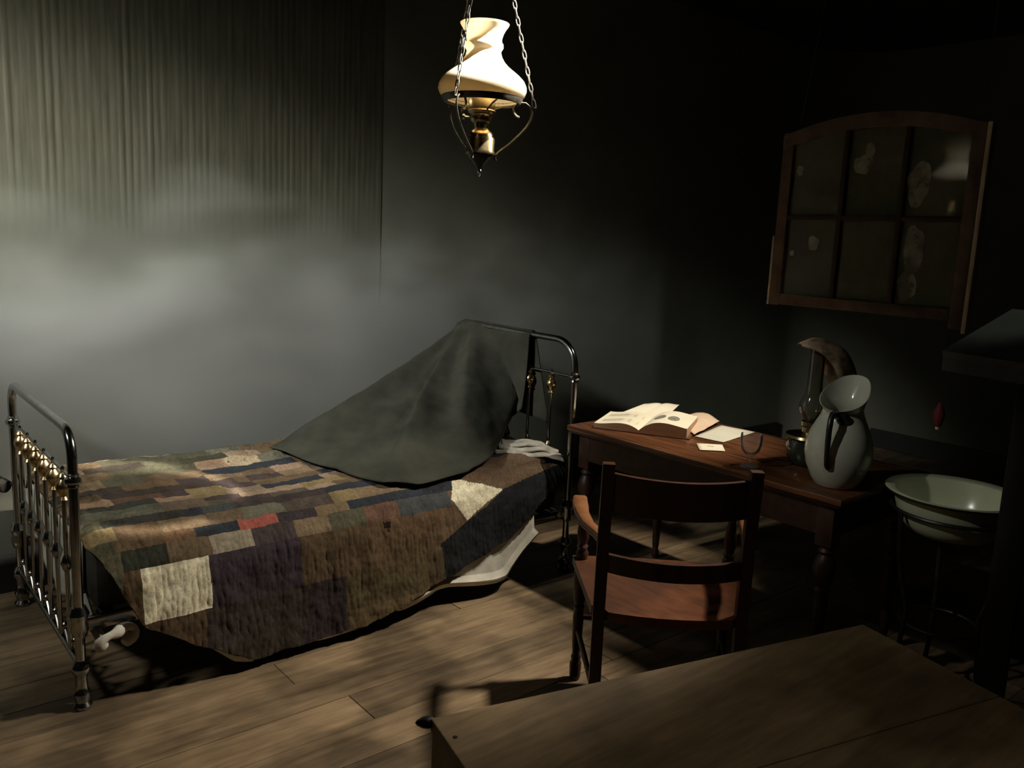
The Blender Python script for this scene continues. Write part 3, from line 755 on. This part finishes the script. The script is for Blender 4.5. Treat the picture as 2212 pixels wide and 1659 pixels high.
# crooked shade: a bent hood over the chimney top
rgt = Vector((0.771, -.636, 0)); dep = Vector((.636, .771, 0)); upv = Vector((0, 0, 1))
outer = [(-.075, .475), (-.035, .497), (.01, .498), (.06, .485), (.105, .455), (.140, .405), (.158, .350), (.150, .305)]
inner = [(-.075, .470), (-.03, .452), (.00, .430), (.025, .395), (.045, .355), (.065, .315), (.085, .285), (.105, .262)]
def cr(pts, s):
    x = s * (len(pts) - 1); i = min(int(x), len(pts) - 2); k = x - i
    g = lambda j: pts[max(0, min(len(pts) - 1, j))]
    p0, p1, p2, p3 = g(i - 1), g(i), g(i + 1), g(i + 2)
    return [0.5 * ((2 * p1[c]) + (-p0[c] + p2[c]) * k + (2 * p0[c] - 5 * p1[c] + 4 * p2[c] - p3[c]) * k * k + (-p0[c] + 3 * p1[c] - 3 * p2[c] + p3[c]) * k ** 3) for c in (0, 1)]
def hood(u, v):
    a = cr(outer, u); b = cr(inner, u); w_ = 2 * v - 1
    k = 1 - math.sqrt(max(0, 1 - w_ * w_ * .98))
    q = (a[0] + (b[0] - a[0]) * k, a[1] + (b[1] - a[1]) * k)
    d = w_ * .085 * math.sin(PI * (.12 + .8 * u)) 
    p = Vector((LX, LY, ZT)) + rgt * q[0] + upv * q[1] + dep * d
    return p + Vector((1, 1, 1)) * .004 * fz(u * 5, v * 5, 2)
m = MB(); m.grid(hood, 36, 24); sh_ = m.build('lamp_shade', MAT['lampshade_tin'], tl_); solid(sh_, .003)

# enamel jug ----------------------------------------------------------
JX, JY = 2.935 * Q, 1.60 * Q
jug = empty('enamel_jug', (JX, JY, ZT)); tag(jug, 'large white enamel water jug with black handle at the right end of the table', 'jug')
J0 = T(JX, JY, ZT)
jp = [(.066, 0), (.072, .006), (.088, .03), (.108, .075), (.117, .12), (.115, .16), (.103, .20), (.086, .235), (.074, .262), (.070, .280)]
m = MB()
RJ = Vector((.985, .17, 0)); 
n = 48
prof = [(0, 0.0)] + jp
lip = [(.073, .292), (.080, .312), (.088, .330)]
ring = []
allp = prof + lip
vs = []; fs = []
def jring(r, z, k):
    out = []
    for i in range(n):
        a = 2 * PI * i / n; ca, sa = math.cos(a), math.sin(a)
        rr = r; zz = z
        if k > 0:
            c_ = max(0, ca) ** 4; rr = r * (1 + .42 * c_ * k) * (1 - .06 * k * sa * sa); zz = z + .016 * k * c_ + .046 * k * ca
        d = RJ * (rr * ca) + Vector((-RJ.y, RJ.x, 0)) * (rr * sa)
        out.append(Vector((JX, JY, ZT)) + d + upv * zz)
    return out
nk = lambda z: max(0.0, (z - .225) / .19)
rings = [jring(max(r, .0005), z, nk(z)) for r, z in prof] + [jring(r, z, k) for (r, z), k in zip(lip, (.40, .7, 1.0))]
inn = [jring(r - .003, z + .001, k) for (r, z), k in zip(lip[::-1], (1.0, .7, .40))] + [jring(r - .003, z, nk(z)) for r, z in jp[::-1]] + [jring(.0005, .006, 0)]
rings += inn
vs = [v for r in rings for v in r]
for a in range(len(rings) - 1):
    for i in range(n):
        j = (i + 1) % n; fs.append((a * n + i, a * n + j, (a + 1) * n + j, (a + 1) * n + i))
m.add(vs, fs); m.build('jug_body', MAT['enamel'], jug, auto=60)
hd = Vector((-.97, -.23, 0)).normalized()
def jh(r, z): return Vector((JX, JY, ZT)) + hd * r + upv * z
m = MB(); m.tube([jh(.070, .262), jh(.092, .280), jh(.120, .278), jh(.136, .258), jh(.142, .225), jh(.141, .18), jh(.136, .135), jh(.126, .098), jh(.111, .085)], [.010, .010, .0105, .0105, .0105, .010, .0095, .0095, .009], 12)
m.build('handle', MAT['black'], jug)
sd = Vector((-.15, -.99, 0)).normalized()
mm = MB(); c_ = Vector((JX, JY, ZT)) + Vector((-.86, -.51, 0)).normalized() * .078 + upv * .258
mm.lathe([(0, -.014), (.015, -.014), (.022, -.005), (.022, .005), (.015, .013), (0, .013)], 18, T(*c_) @ Vector((-.86, -.51, .1)).to_track_quat('Z', 'Y').to_matrix().to_4x4())
mm.build('handle_boss', MAT['black'], jug)

# ------------------------------------------------------------------ armchair
CP = .827
chair = empty('armchair', (1.996, 1.578, 0)); tag(chair, 'dark wooden armchair with ladder back and orange-brown seat, drawn up to the writing table', 'chair')
CF = Vector((math.cos(CP), math.sin(CP), 0)); CR = Vector((CF.y, -CF.x, 0)); CC = Vector((1.996, 1.578, 0))
def cp(s, f, z): return CC + CR * s + CF * f + upv * z
def bar(pts, w_, d_, name, mat, par=chair):
    """square-section bar along pts; w_ sideways, d_ fore and aft"""
    m = MB(); vs = []; fs = []
    for (s, f, z) in pts:
        for a, b in ((-1, -1), (1, -1), (1, 1), (-1, 1)): vs.append(cp(s + a * w_ / 2, f + b * d_ / 2, z))
    for i in range(len(pts) - 1):
        for k in range(4): l = (k + 1) % 4; fs.append((i * 4 + k, i * 4 + l, i * 4 + 4 + l, i * 4 + 4 + k))
    fs += [(0, 3, 2, 1), tuple((len(pts) - 1) * 4 + k for k in range(4))]
    m.add(vs, fs); return m.build(name, mat, par, auto=30)
WB, WF, DP, SZ, AZ, HT = .2175, .2785, .417, .463, .691, .935
for s in (-1, 1):
    bar([(s * WB, -.05, 0.001), (s * WB, -.022, .22), (s * WB, 0, .45), (s * WB, -.008, .70), (s * WB, -.032, HT)], .036, .034, 'back_post', MAT['darkwood'])
def curved_rail(z0, z1, f0, sag, th, name, mat, lift=0.0):
    m = MB(); n = 16
    def pt(i, z, off):
        k = -1 + 2 * i / n; s = k * (WB - .018); f = f0(z) - sag * (1 - k * k) + off
        return cp(s, f, z - lift * (1 - k * k))
    vs = []; fs = []
    for i in range(n + 1): vs += [pt(i, z0, -th / 2), pt(i, z0, th / 2), pt(i, z1, th / 2), pt(i, z1, -th / 2)]
    for i in range(n):
        for k in range(4): l = (k + 1) % 4; fs.append((i * 4 + k, i * 4 + l, i * 4 + 4 + l, i * 4 + 4 + k))
    fs += [(0, 3, 2, 1), tuple(n * 4 + k for k in range(4))]
    m.add(vs, fs); return m.build(name, mat, chair, auto=30)
fpost = lambda z: -.008 - .024 * max(0, (z - .70) / .235)
curved_rail(.785, .905, fpost, .045, .018, 'crest_rail', MAT['darkwood'], .006)
curved_rail(.588, .645, fpost, .045, .018, 'back_rail', MAT['darkwood'], .004)
# seat
m = MB()
def seat_pt(u, v, top):
    k = -1 + 2 * u; wd = lerp(WB + .018, WF + .012, v); f = lerp(-.012 - .035 * (1 - k * k), DP + .035 - .012 * k * k, v)
    if v < .12 and abs(k) > .84: f = max(f, .019)
    dip = .012 * (1 - k * k) * math.sin(PI * min(1, v * 1.1))
    return cp(k * wd, f, SZ - dip if top else SZ - .030)
N = 20
vt = [seat_pt(i / N, j / N, True) for i in range(N + 1) for j in range(N + 1)]; vb = [seat_pt(i / N, j / N, False) for i in range(N + 1) for j in range(N + 1)]
fs = []; q = (N + 1) ** 2; ix = lambda i, j: i * (N + 1) + j
for i in range(N):
    for j in range(N):
        fs.append((ix(i, j), ix(i + 1, j), ix(i + 1, j + 1), ix(i, j + 1))); fs.append((q + ix(i, j), q + ix(i, j + 1), q + ix(i + 1, j + 1), q + ix(i + 1, j)))
for i in range(N):
    fs += [(ix(i, 0), q + ix(i, 0), q + ix(i + 1, 0), ix(i + 1, 0)), (ix(i, N), ix(i + 1, N), q + ix(i + 1, N), q + ix(i, N)),
           (ix(0, i), ix(0, i + 1), q + ix(0, i + 1), q + ix(0, i)), (ix(N, i), q + ix(N, i), q + ix(N, i + 1), ix(N, i + 1))]
m.add(vt + vb, fs); tag(m.build('seat', MAT['seatwood'], chair, auto=40), 'orange-brown wooden seat')
legc = [(0, 0), (.017, 0), (.020, .01), (.022, .06), (.016, .075), (.019, .085), (.014, .10), (.017, .14), (.020, .24), (.017, .27), (.021, .28), (.016, .29), (.021, .31), (.024, .38), (.024, SZ - .031), (0, SZ - .031)]
armc = [(0, SZ), (.020, SZ), (.023, SZ + .02), (.016, SZ + .035), (.021, SZ + .045), (.015, SZ + .055), (.021, SZ + .075), (.022, SZ + .10), (.017, SZ + .135), (.013, SZ + .165), (.015, SZ + .19), (.012, AZ - .03), (0, AZ - .03)]
for s in (-1, 1):
    c0 = cp(s * WF, DP, 0)
    c1 = cp(s * (WF - .02), DP, 0)
    MB().lathe(legc, 18, T(c1.x, c1.y, .001)).build('front_leg', MAT['darkwood'], chair)
    MB().lathe(armc, 18, T(c1.x, c1.y, .001)).build('arm_post', MAT['darkwood'], chair)
    pts = [(s * (WB + .004), .0, AZ - .005), (s * (WB + .016), .08, AZ - .012), (s * (WB + .04), .18, AZ - .022), (s * (WB + .056), .28, AZ - .020), (s * WF, .37, AZ - .013), (s * WF, .425, AZ - .012), (s * WF, .455, AZ - .022)]
    wd = [.030, .034, .040, .046, .052, .050, .034]
    m = MB(); vs = []; fs = []
    for (a, b, z), w_ in zip(pts, wd):
        for ka, kz in ((-1, -.6), (-.7, -1), (.7, -1), (1, -.6), (1, .6), (.7, 1), (-.7, 1), (-1, .6)): vs.append(cp(a + ka * w_ / 2, b, z + kz * .014))
    for i in range(len(pts) - 1):
        for k in range(8): l = (k + 1) % 8; fs.append((i * 8 + k, i * 8 + l, i * 8 + 8 + l, i * 8 + 8 + k))
    fs += [tuple(range(8))[::-1], tuple((len(pts) - 1) * 8 + k for k in range(8))]
    m.add(vs, fs); m.build('armrest', MAT['armwood'], chair, auto=50)
    bar([(s * (WB + .004), .0, .19), (s * (WF - .02), DP, .19)], .016, .016, 'side_stretcher', MAT['darkwood']) if False else \
        MB().tube([cp(s * WB, -.01, .19), cp(s * (WF - .02), DP, .19)], .010, 10).build('side_stretcher', MAT['darkwood'], chair)
MB().tube([cp(-WF + .02, DP, .24), cp(WF - .02, DP, .24)], .010, 10).build('front_stretcher', MAT['darkwood'], chair)
MB().tube([cp(-WB, -.02, .16), cp(WB, -.02, .16)], .010, 10).build('back_stretcher', MAT['darkwood'], chair)

# ------------------------------------------------------------------ hanging oil lamp
HLX, HLY, HLZ = 1.695, 2.232, 1.995
hl = empty('hanging_oil_lamp', (HLX, HLY, HLZ)); tag(hl, 'brass oil lamp with white milk-glass shade hanging on chains above the bed', 'lamp')
H0 = T(HLX, HLY, HLZ)
def hp(name, mb, mats, **k): return mb.build(name, mats, hl, **k)
so = [(.112, .0), (.124, .008), (.133, .018), (.1385, .032), (.138, .045), (.130, .062), (.115, .077), (.098, .090), (.082, .102), (.068, .116), (.058, .132), (.0535, .147), (.056, .153), (.0605, .160), (.0600, .170), (.0555, .176), (.055, .186), (.059, .200), (.066, .213), (.074, .224), (.0765, .230)]
hp('glass_shade', MB().lathe(so + [(r - .003, z) for r, z in so[::-1]], 56, H0, cap=False), MAT['milk'], auto=70)
hp('shade_ring', MB().lathe([(.113, -.006), (.119, -.006), (.1265, .006), (.1275, .012), (.125, .013), (.116, .0), (.113, -.001), (.113, -.006)], 48, H0, cap=False), MAT['lampiron'])
for i in range(3):
    a = 2 * PI * (i / 3) + .3
    hp('ring_strut', MB().tube([Vector((HLX, HLY, HLZ)) + Vector((math.cos(a) * r, math.sin(a) * r, z)) for r, z in ((.114, -.004), (.08, -.012), (.036, -.030))], .0028, 6), MAT['lampiron'])
hp('burner', MB().lathe([(0, .010), (.038, .010), (.042, .004), (.041, -.026), (.044, -.030), (.040, -.036), (.033, -.040), (.036, -.050), (.033, -.060), (.026, -.066), (.0, -.066)], 36, H0), MAT['oldbrass'])
hp('font_neck', MB().lathe([(0, -.0665), (.023, -.0665), (.022, -.082), (.026, -.086), (.036, -.094), (.040, -.104), (.041, -.110), (0, -.110)], 32, H0), MAT['brass'])
hp('oil_font', MB().lathe([(0, -.1105), (.043, -.1105), (.045, -.116), (.044, -.150), (.047, -.156), (.046, -.162), (0, -.162)], 36, H0), MAT['oldbrass'])
hp('drip_cone', MB().lathe([(0, -.1625), (.040, -.1625), (.034, -.174), (.020, -.188), (.010, -.202), (.006, -.207), (0, -.207)], 28, H0), MAT['black'])
hp('finial', MB().lathe([(0, -.2075), (.005, -.2075), (.007, -.212), (.006, -.217), (.003, -.221), (.0035, -.227), (0, -.231)], 16, H0), MAT['bright'])
kn = MB(); kd = (_r * -1).normalized() * .5 + Vector((0, 0, 0))
rv = Vector((.771, -.636, 0)); dv = Vector((.636, .771, 0))
kq = Vector((HLX, HLY, HLZ - .052)) - rv * .034 - dv * .02
kn.tube([kq, kq - rv * .018 - dv * .008], .0035, 8); kn.lathe([(0, -.004), (.008, -.004), (.009, 0), (.008, .004), (0, .004)], 14, T(*(kq - rv * .020 - dv * .009)) @ (-rv).to_track_quat('Z', 'Y').to_matrix().to_4x4())
hp('wick_knob', kn, MAT['bright'])
def hpt(az, r, z): 
    d = rv * math.cos(az) + dv * math.sin(az)
    return Vector((HLX, HLY, HLZ + z)) + d * r
apex = .62
for az in (math.radians(8), math.radians(132), math.radians(244)):
    # scrolled bracket from the font flange out to the chain hook
    pts = [hpt(az, r, z) for r, z in ((.050, -.178), (.046, -.168), (.050, -.160), (.066, -.145), (.092, -.125), (.122, -.095), (.144, -.070), (.157, -.045), (.160, -.025), (.153, -.008), (.138, .002), (.122, .002), (.108, -.005), (.101, -.016), (.102, -.028), (.110, -.038), (.120, -.042))]
    hp('scroll_bracket', MB().tube(pts, .0042, 8, flat=.7), MAT['lampiron'])
    # chain of links up to the canopy hook
    m = MB(); a0 = hpt(az, .168, -.010); a1 = hpt(az, .006, apex)
    dirv = (a1 - a0); Ln = dirv.length; dirv.normalize(); nl = 26
    side = dirv.cross(Vector((0, 0, 1))).normalized(); other = side.cross(dirv).normalized()
    for i in range(nl):
        c_ = a0 + dirv * (Ln * (i + .5) / nl); h_ = Ln / nl * .62; ax = side if i % 2 else other
        loop = []
        for k in range(12):
            an = 2 * PI * k / 12; loop.append(c_ + dirv * (h_ * math.cos(an)) + ax * (.0052 * math.sin(an)))
        m.tube(loop, .0019, 6, closed=True)
    m.lathe([(0, -.006), (.006, 0), (0, .006)], 10, T(*a0))
    hp('chain', m, MAT['chain'])
m = MB(); m.lathe([(0, apex - .015), (.014, apex - .012), (.016, apex), (.012, apex + .012), (.004, apex + .018), (.004, CZ - HLZ - .04), (.03, CZ - HLZ - .03), (.034, CZ - HLZ - .001), (0, CZ - HLZ - .001)], 20, H0)
hp('ceiling_rod', m, MAT['lampiron'])

# ------------------------------------------------------------------ hanging window sash
SA = .0359
sash = empty('window_sash', (3.502, 2.325, 1.33), SA)
tag(sash, 'old arched six-pane window sash with peeling frame, hung on cords before the right wall', 'window sash')
SW, SHh, RISE, TKN = .861, .753, .075, .042
def topz(l):      # arched top edge, l along the width
    k = 2 * l / SW - 1; return SHh + RISE * (1 - k * k)
def sbox(l0, l1, z0, z1, d0=-TKN / 2, d1=TKN / 2): return MB().box((d0, -l1, z0), (d1, -l0, z1), bev=.003)
def sp_(name, mb, mat): return local(name, mb, mat, sash)
ST = .052
sp_('stile', sbox(0, ST, -.004, SHh + .012), MAT['sash']); sp_('stile', sbox(SW - ST, SW, -.03, SHh + .012), MAT['sash'])
sp_('worn_lit_edge', sbox(-.010, .0, -.004, .31, -TKN / 2 - .002, TKN / 2), MAT['sashlit']); sp_('worn_lit_edge', sbox(SW, SW + .018, -.045, SHh + .008, -TKN / 2 - .002, TKN / 2), MAT['sashlit'])  # pale strips carrying painted edge light over the worn sash sides
sp_('bottom_rail', sbox(ST, SW - ST, .0, .048), MAT['sash'])
m = MB(); n = 24; vs = []; fs = []
for i in range(n + 1):
    l = SW * i / n; z1 = topz(l) + .0; z0 = z1 - .058
    vs += [(-TKN / 2 - .001, -l, z0), (TKN / 2 + .001, -l, z0), (TKN / 2 + .001, -l, z1), (-TKN / 2 - .001, -l, z1)]
for i in range(n):
    for k in range(4): q = (k + 1) % 4; fs.append((i * 4 + k, i * 4 + q, i * 4 + 4 + q, i * 4 + 4 + k))
fs += [(0, 3, 2, 1), tuple(n * 4 + k for k in range(4))]
m.add(vs, fs); sp_('top_rail', m, MAT['sash'])
iw = (SW - 2 * ST - 2 * .022) / 3; cols = []
l = ST
for i in range(3):
    cols.append((l, l + iw)); l += iw + .022
for i in range(2):
    a = cols[i][1]; sp_('muntin', sbox(a, a + .022, .048, topz(a + .011) - .057, -.018, .018), MAT['sashdark'])
MZ = .395
for (a, b) in cols:
    sp_('muntin', sbox(a, b, MZ - .010, MZ + .010, -.018, .018), MAT['sashdark'])
def pane(a, b, z0, top):
    m = MB(); n = 8; vs = []; fs = []
    for i in range(n + 1):
        l = a + (b - a) * i / n; zt = (topz(l) - .056) if top else MZ - .010
        for d in (-.0015, .0015): vs += [(d, -l, z0), (d, -l, zt)]
    for i in range(n):
        o_ = i * 4; fs += [(o_, o_ + 4, o_ + 5, o_ + 1), (o_ + 2, o_ + 3, o_ + 7, o_ + 6), (o_ + 1, o_ + 5, o_ + 7, o_ + 3), (o_, o_ + 2, o_ + 6, o_ + 4)]
    fs += [(0, 1, 3, 2), (n * 4, n * 4 + 2, n * 4 + 3, n * 4 + 1)]
    m.add(vs, fs); return sp_('pane', m, MAT['pane'])
panes = []
for (a, b) in cols:
    panes.append(pane(a, b, .048, False)); panes.append(pane(a, b, MZ + .010, True))
def reflection_blob(p, cl, cz, rl, rz, seed):  # whitish blob on the glass, standing in for a visitor's reflection
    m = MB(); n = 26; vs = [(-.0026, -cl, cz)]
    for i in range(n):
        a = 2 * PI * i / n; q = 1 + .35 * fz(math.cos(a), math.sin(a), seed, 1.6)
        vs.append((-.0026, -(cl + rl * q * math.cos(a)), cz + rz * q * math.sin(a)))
    m.add(vs, [(0, 1 + i, 1 + (i + 1) % n) for i in range(n)]); o = m.build('reflection_blob', MAT['reflection_blob']); o.parent = p
reflection_blob(panes[1], .085, .60, .018, .022, 1); reflection_blob(panes[3], .375, .62, .045, .038, 2); reflection_blob(panes[3], .40, .675, .022, .03, 3)
reflection_blob(panes[5], .62, .54, .048, .085, 4); reflection_blob(panes[4], .63, .27, .045, .095, 5); reflection_blob(panes[4], .62, .125, .04, .06, 6)
reflection_blob(panes[0], .185, .285, .026, .034, 7); reflection_blob(panes[0], .085, .235, .012, .014, 8)
for l, px in ((.06, .13), (SW - .03, .0)):
    m = MB(); a = Vector((0, -l, topz(l) - .004)); m.tube([a, Vector((0, -l - px, CZ - 1.331))], .0016, 6)
    sp_('hanging_cord', m, MAT['cord'])

# ------------------------------------------------------------------ reading stand and washstand
ls = empty('reading_stand', (2.84, .98, 0)); tag(ls, 'tall black slant-topped reading stand at the right edge, in front of the washbasin', 'stand')
f0 = Vector((2.677, 1.162, 1.299)); ed_ = Vector((-.07, -.30, .0)).normalized(); back_ = Vector((.30, -.07, .128)); nn = ed_.cross(back_).normalized(); nn = nn if nn.z > 0 else -nn
m = MB(); WD = .62
vs = [f0, f0 + ed_ * WD, f0 + ed_ * WD + back_, f0 + back_]; vs += [v - nn * .022 for v in vs]
m.add(vs, [(0, 1, 2, 3), (4, 7, 6, 5), (0, 4, 5, 1), (1, 5, 6, 2), (2, 6, 7, 3), (3, 7, 4, 0)])
m.build('slanted_top', MAT['lecterntop'], ls, smooth=False)
vs = [f0 - nn * .0225, f0 + ed_ * WD - nn * .0225, f0 + ed_ * WD + back_ * .9 - nn * .0225, f0 + back_ * .9 - nn * .0225]
m = MB(); m.add(vs + [v - Vector((0, 0, .04)) - ed_ * 0 for v in vs], [(0, 1, 2, 3), (4, 7, 6, 5), (0, 4, 5, 1), (1, 5, 6, 2), (2, 6, 7, 3), (3, 7, 4, 0)]); m.build('top_frame', MAT['lectern'], ls, smooth=False)
RL = Matrix.Translation((2.865, .957, 0)) @ Matrix.Rotation(math.radians(13), 4, 'Z')
m = MB().box((-.032, -.042, .06), (.032, .042, 1.30), RL, bev=.004); m.build('post', MAT['lectern'], ls)
m = MB().box((-.15, -.03, .0), (.15, .03, .06), RL, bev=.006); m.box((-.03, -.15, .001), (.03, .15, .059), RL, bev=.006); m.build('cross_foot', MAT['lectern'], ls)

WSX, WSY = 3.040, 1.212
ws = empty('basin_stand', (WSX, WSY, 0)); tag(ws, 'dark iron washstand with hoop, holding the enamel washbasin', 'stand')
W0 = T(WSX, WSY, 0)
hoop = [Vector((WSX, WSY, .712)) + Vector((math.cos(2 * PI * i / 40) * .199, math.sin(2 * PI * i / 40) * .199, 0)) for i in range(40)]
MB().tube(hoop, .007, 8, closed=True).build('hoop', MAT['standiron'], ws)
for a in (math.radians(150), math.radians(270), math.radians(30)):
    d = Vector((math.cos(a), math.sin(a), 0)); b = Vector((WSX, WSY, 0))
    MB().tube([b + d * .199 + upv * .712, b + d * .185 + upv * .55, b + d * .13 + upv * .35, b + d * .15 + upv * .15, b + d * .22 + upv * .012], .009, 8).build('leg', MAT['standiron'], ws)
low = [Vector((WSX, WSY, .30)) + Vector((math.cos(2 * PI * i / 32) * .128, math.sin(2 * PI * i / 32) * .128, 0)) for i in range(32)]
MB().tube(low, .006, 8, closed=True).build('lower_hoop', MAT['standiron'], ws)
bp = [(0, .600), (.10, .601), (.135, .612), (.162, .640), (.178, .672), (.188, .706), (.194, .742), (.222, .751), (.226, .756), (.222, .760), (.192, .752), (.182, .712), (.170, .674), (.154, .645), (.128, .620), (.098, .609), (0, .607)]
bas = MB().lathe(bp, 56, T(WSX, WSY, .023)).build('washbasin', MAT['basin'], loc=(WSX, WSY, .622), auto=60)
tag(bas, 'wide pale enamel washbasin set in the iron stand right of the table', 'basin')
o = MB().lathe([(.1955, .7415), (.2235, .7495), (.2255, .7500), (.2255, .7470), (.2235, .7465), (.1955, .7385)], 56, T(0, 0, -.599), cap=False).build('dark_rim_line', MAT['black']); o.parent = bas

# tassel on a cord below the sash
rx, ry = 3.515, 1.505
rt = empty('hanging_tassel', (rx, ry, .88)); tag(rt, 'small dark red tassel hanging on a thin cord below the window sash', 'tassel')
MB().lathe([(0, .905), (.013, .905), (.019, .925), (.023, .95), (.019, .972), (.010, .990), (.006, 1.0), (0, 1.003)], 16, T(rx, ry, 0)).build('red_bulb', MAT['red'], rt)
MB().lathe([(0, .888), (.007, .890), (.009, .898), (.006, .9045), (0, .9045)], 12, T(rx, ry, 0)).build('pale_tip', MAT['sashlit'], rt)
MB().tube([(rx, ry, 1.0), (rx, ry, 1.301)], .0012, 6).build('cord', MAT['standiron'], rt)

# peg on the back wall at far left
pg = empty('wall_peg', (.56, WY, .52)); tag(pg, 'dark wooden peg with pale worn end beside the far foot post of the bed', 'peg')
MB().tube([(.50, WY - .001, .545), (.535, 3.925, .525), (.575, 3.855, .505)], [.034, .032, .028], 12).build('shaft', MAT['lectern'], pg)
MB().tube([(.575, 3.855, .506), (.590, 3.835, .50)], [.030, .026], 12).build('worn_end', MAT['ticking'], pg)

# ------------------------------------------------------------------ near table
EA = -.2377
EX, EY, EZ, EL, EDP = .955, 1.357, .583, 1.258, .80
nt = empty('pine_table', (EX + EL / 2, EY - EDP / 2, 0)); tag(nt, 'worn pine plank table in the foreground at the lower right', 'table')
RE = T(EX, EY, 0) @ Matrix.Rotation(EA, 4, 'Z')
def nb(name, mb, mats, **k):
    mb.v = [tuple(RE @ Vector(v)) for v in mb.v]; return mb.build(name, mats, nt, **k)
bounds = [0, .40, EDP]
for a, b in zip(bounds, bounds[1:]):
    nb('top_plank', MB().box((0, -b + .001, EZ - .028), (EL, -a - .001, EZ + random.uniform(-.0008, 0)), bev=.003), MAT['nearwood'], smooth=False)
for lo, hi in (((.004, -EDP + .03, EZ - .16), (.024, -.004, EZ - .0285)), ((EL - .03, -EDP + .03, EZ - .16), (EL - .01, -.03, EZ - .0285)), ((.0245, -.03, EZ - .16), (EL - .0305, -.01, EZ - .0285)), ((.0245, -EDP + .01, EZ - .16), (EL - .0305, -EDP + .03, EZ - .0285))):
    nb('apron', MB().box(lo, hi, bev=.002), MAT['nearwood'], smooth=False)
for lx, ly in ((.055, -.061), (EL - .065, -.065), (.055, -EDP + .065), (EL - .065, -EDP + .065)):
    m = MB(); s = .03
    vs = [(lx - s * .6, ly - s * .6, .001), (lx + s * .6, ly - s * .6, .001), (lx + s * .6, ly + s * .6, .001), (lx - s * .6, ly + s * .6, .001), (lx - s, ly - s, EZ - .0285), (lx + s, ly - s, EZ - .0285), (lx + s, ly + s, EZ - .0285), (lx - s, ly + s, EZ - .0285)]
    m.add(vs, [(0, 3, 2, 1), (4, 5, 6, 7), (0, 1, 5, 4), (1, 2, 6, 5), (2, 3, 7, 6), (3, 0, 4, 7)]); nb('leg', m, MAT['nearwood'], smooth=False)
kq = Vector((-.002, .004, EZ - .012))
m = MB(); m.lathe([(0, -.012), (.011, -.010), (.014, .0), (.012, .012), (.006, .024), (0, .028)], 16, T(*kq) @ Vector((-1, .32, -.02)).to_track_quat('Z', 'Y').to_matrix().to_4x4()); nb('corner_peg', m, MAT['black'])
for (a, b) in ((.022, -.085), (.024, -.30)):
    nb('nail', MB().lathe([(0, EZ - .004), (.005, EZ - .004), (.005, EZ + .0008), (0, EZ + .001)], 10, T(a, b, 0)), MAT['black'])

# ------------------------------------------------------------------ drifting smoke
HZ0, HZ1 = Vector((-1.2, 3.85, .16)), Vector((4.60, 3.968, 2.1))
m = MB(); m.box(tuple(HZ0), tuple(HZ1)); hz = m.build('drifting_smoke', None or MAT['wall'], smooth=False)
def smoke_mat():
    t = NT('drifting_smoke')
    tc = t.n('ShaderNodeTexCoord'); sx = t.n('ShaderNodeSeparateXYZ'); t.l(tc.outputs['Object'], sx.inputs[0])
    def mr(src, a, b, c, d, smooth=True):
        n_ = t.n('ShaderNodeMapRange'); n_.interpolation_type = 'SMOOTHSTEP' if smooth else 'LINEAR'
        for i, v in zip((1, 2, 3, 4), (a, b, c, d)): n_.inputs[i].default_value = v
        t.l(src, n_.inputs[0]); return n_.outputs[0]
    def mul(a, b):
        n_ = t.n('ShaderNodeMath', operation='MULTIPLY'); t.l(a, n_.inputs[0])
        if isinstance(b, float): n_.inputs[1].default_value = b
        else: t.l(b, n_.inputs[1])
        return n_.outputs[0]
    nz = t.n('ShaderNodeTexNoise'); mp = t.n('ShaderNodeMapping'); mp.inputs['Scale'].default_value = (1.0, 1.0, 1.7)
    t.l(tc.outputs['Object'], mp.inputs[0]); t.l(mp.outputs[0], nz.inputs['Vector']); nz.inputs['Scale'].default_value = 1.5; nz.inputs['Detail'].default_value = 1.5; nz.inputs['Distortion'].default_value = 0.25
    # ragged top edge: the noise lifts and drops the height used for the fall-off
    ad = t.n('ShaderNodeMath', operation='MULTIPLY_ADD'); t.l(nz.outputs['Fac'], ad.inputs[0]); ad.inputs[1].default_value = -0.85; t.l(sx.outputs['Z'], ad.inputs[2])
    top = mr(ad.outputs[0], .62, 1.32, 1.0, 0.0)
    bot = mr(sx.outputs['Z'], .35, 1.15, .35, 1.0)
    rgt_ = mr(sx.outputs['X'], .6, 4.4, 1.0, .12)
    puff = mr(nz.outputs['Fac'], .30, .70, .8, 1.15)
    y_ = mr(sx.outputs['Y'], 3.85, 3.90, 0.0, 1.0)
    d = mul(mul(mul(top, bot), mul(rgt_, puff)), y_)
    d = mul(d, 7.0)
    vs_ = t.n('ShaderNodeVolumeScatter'); vs_.inputs['Color'].default_value = (.93, .96, .93, 1); vs_.inputs['Anisotropy'].default_value = 0.1
    t.l(d, vs_.inputs['Density']); t.l(vs_.outputs[0], t.out.inputs['Volume'])
    return t.m
hz.data.materials.clear(); hz.data.materials.append(smoke_mat())
tag(hz, 'pale drifting smoke along the back wall behind the bed', 'smoke', kind='stuff')
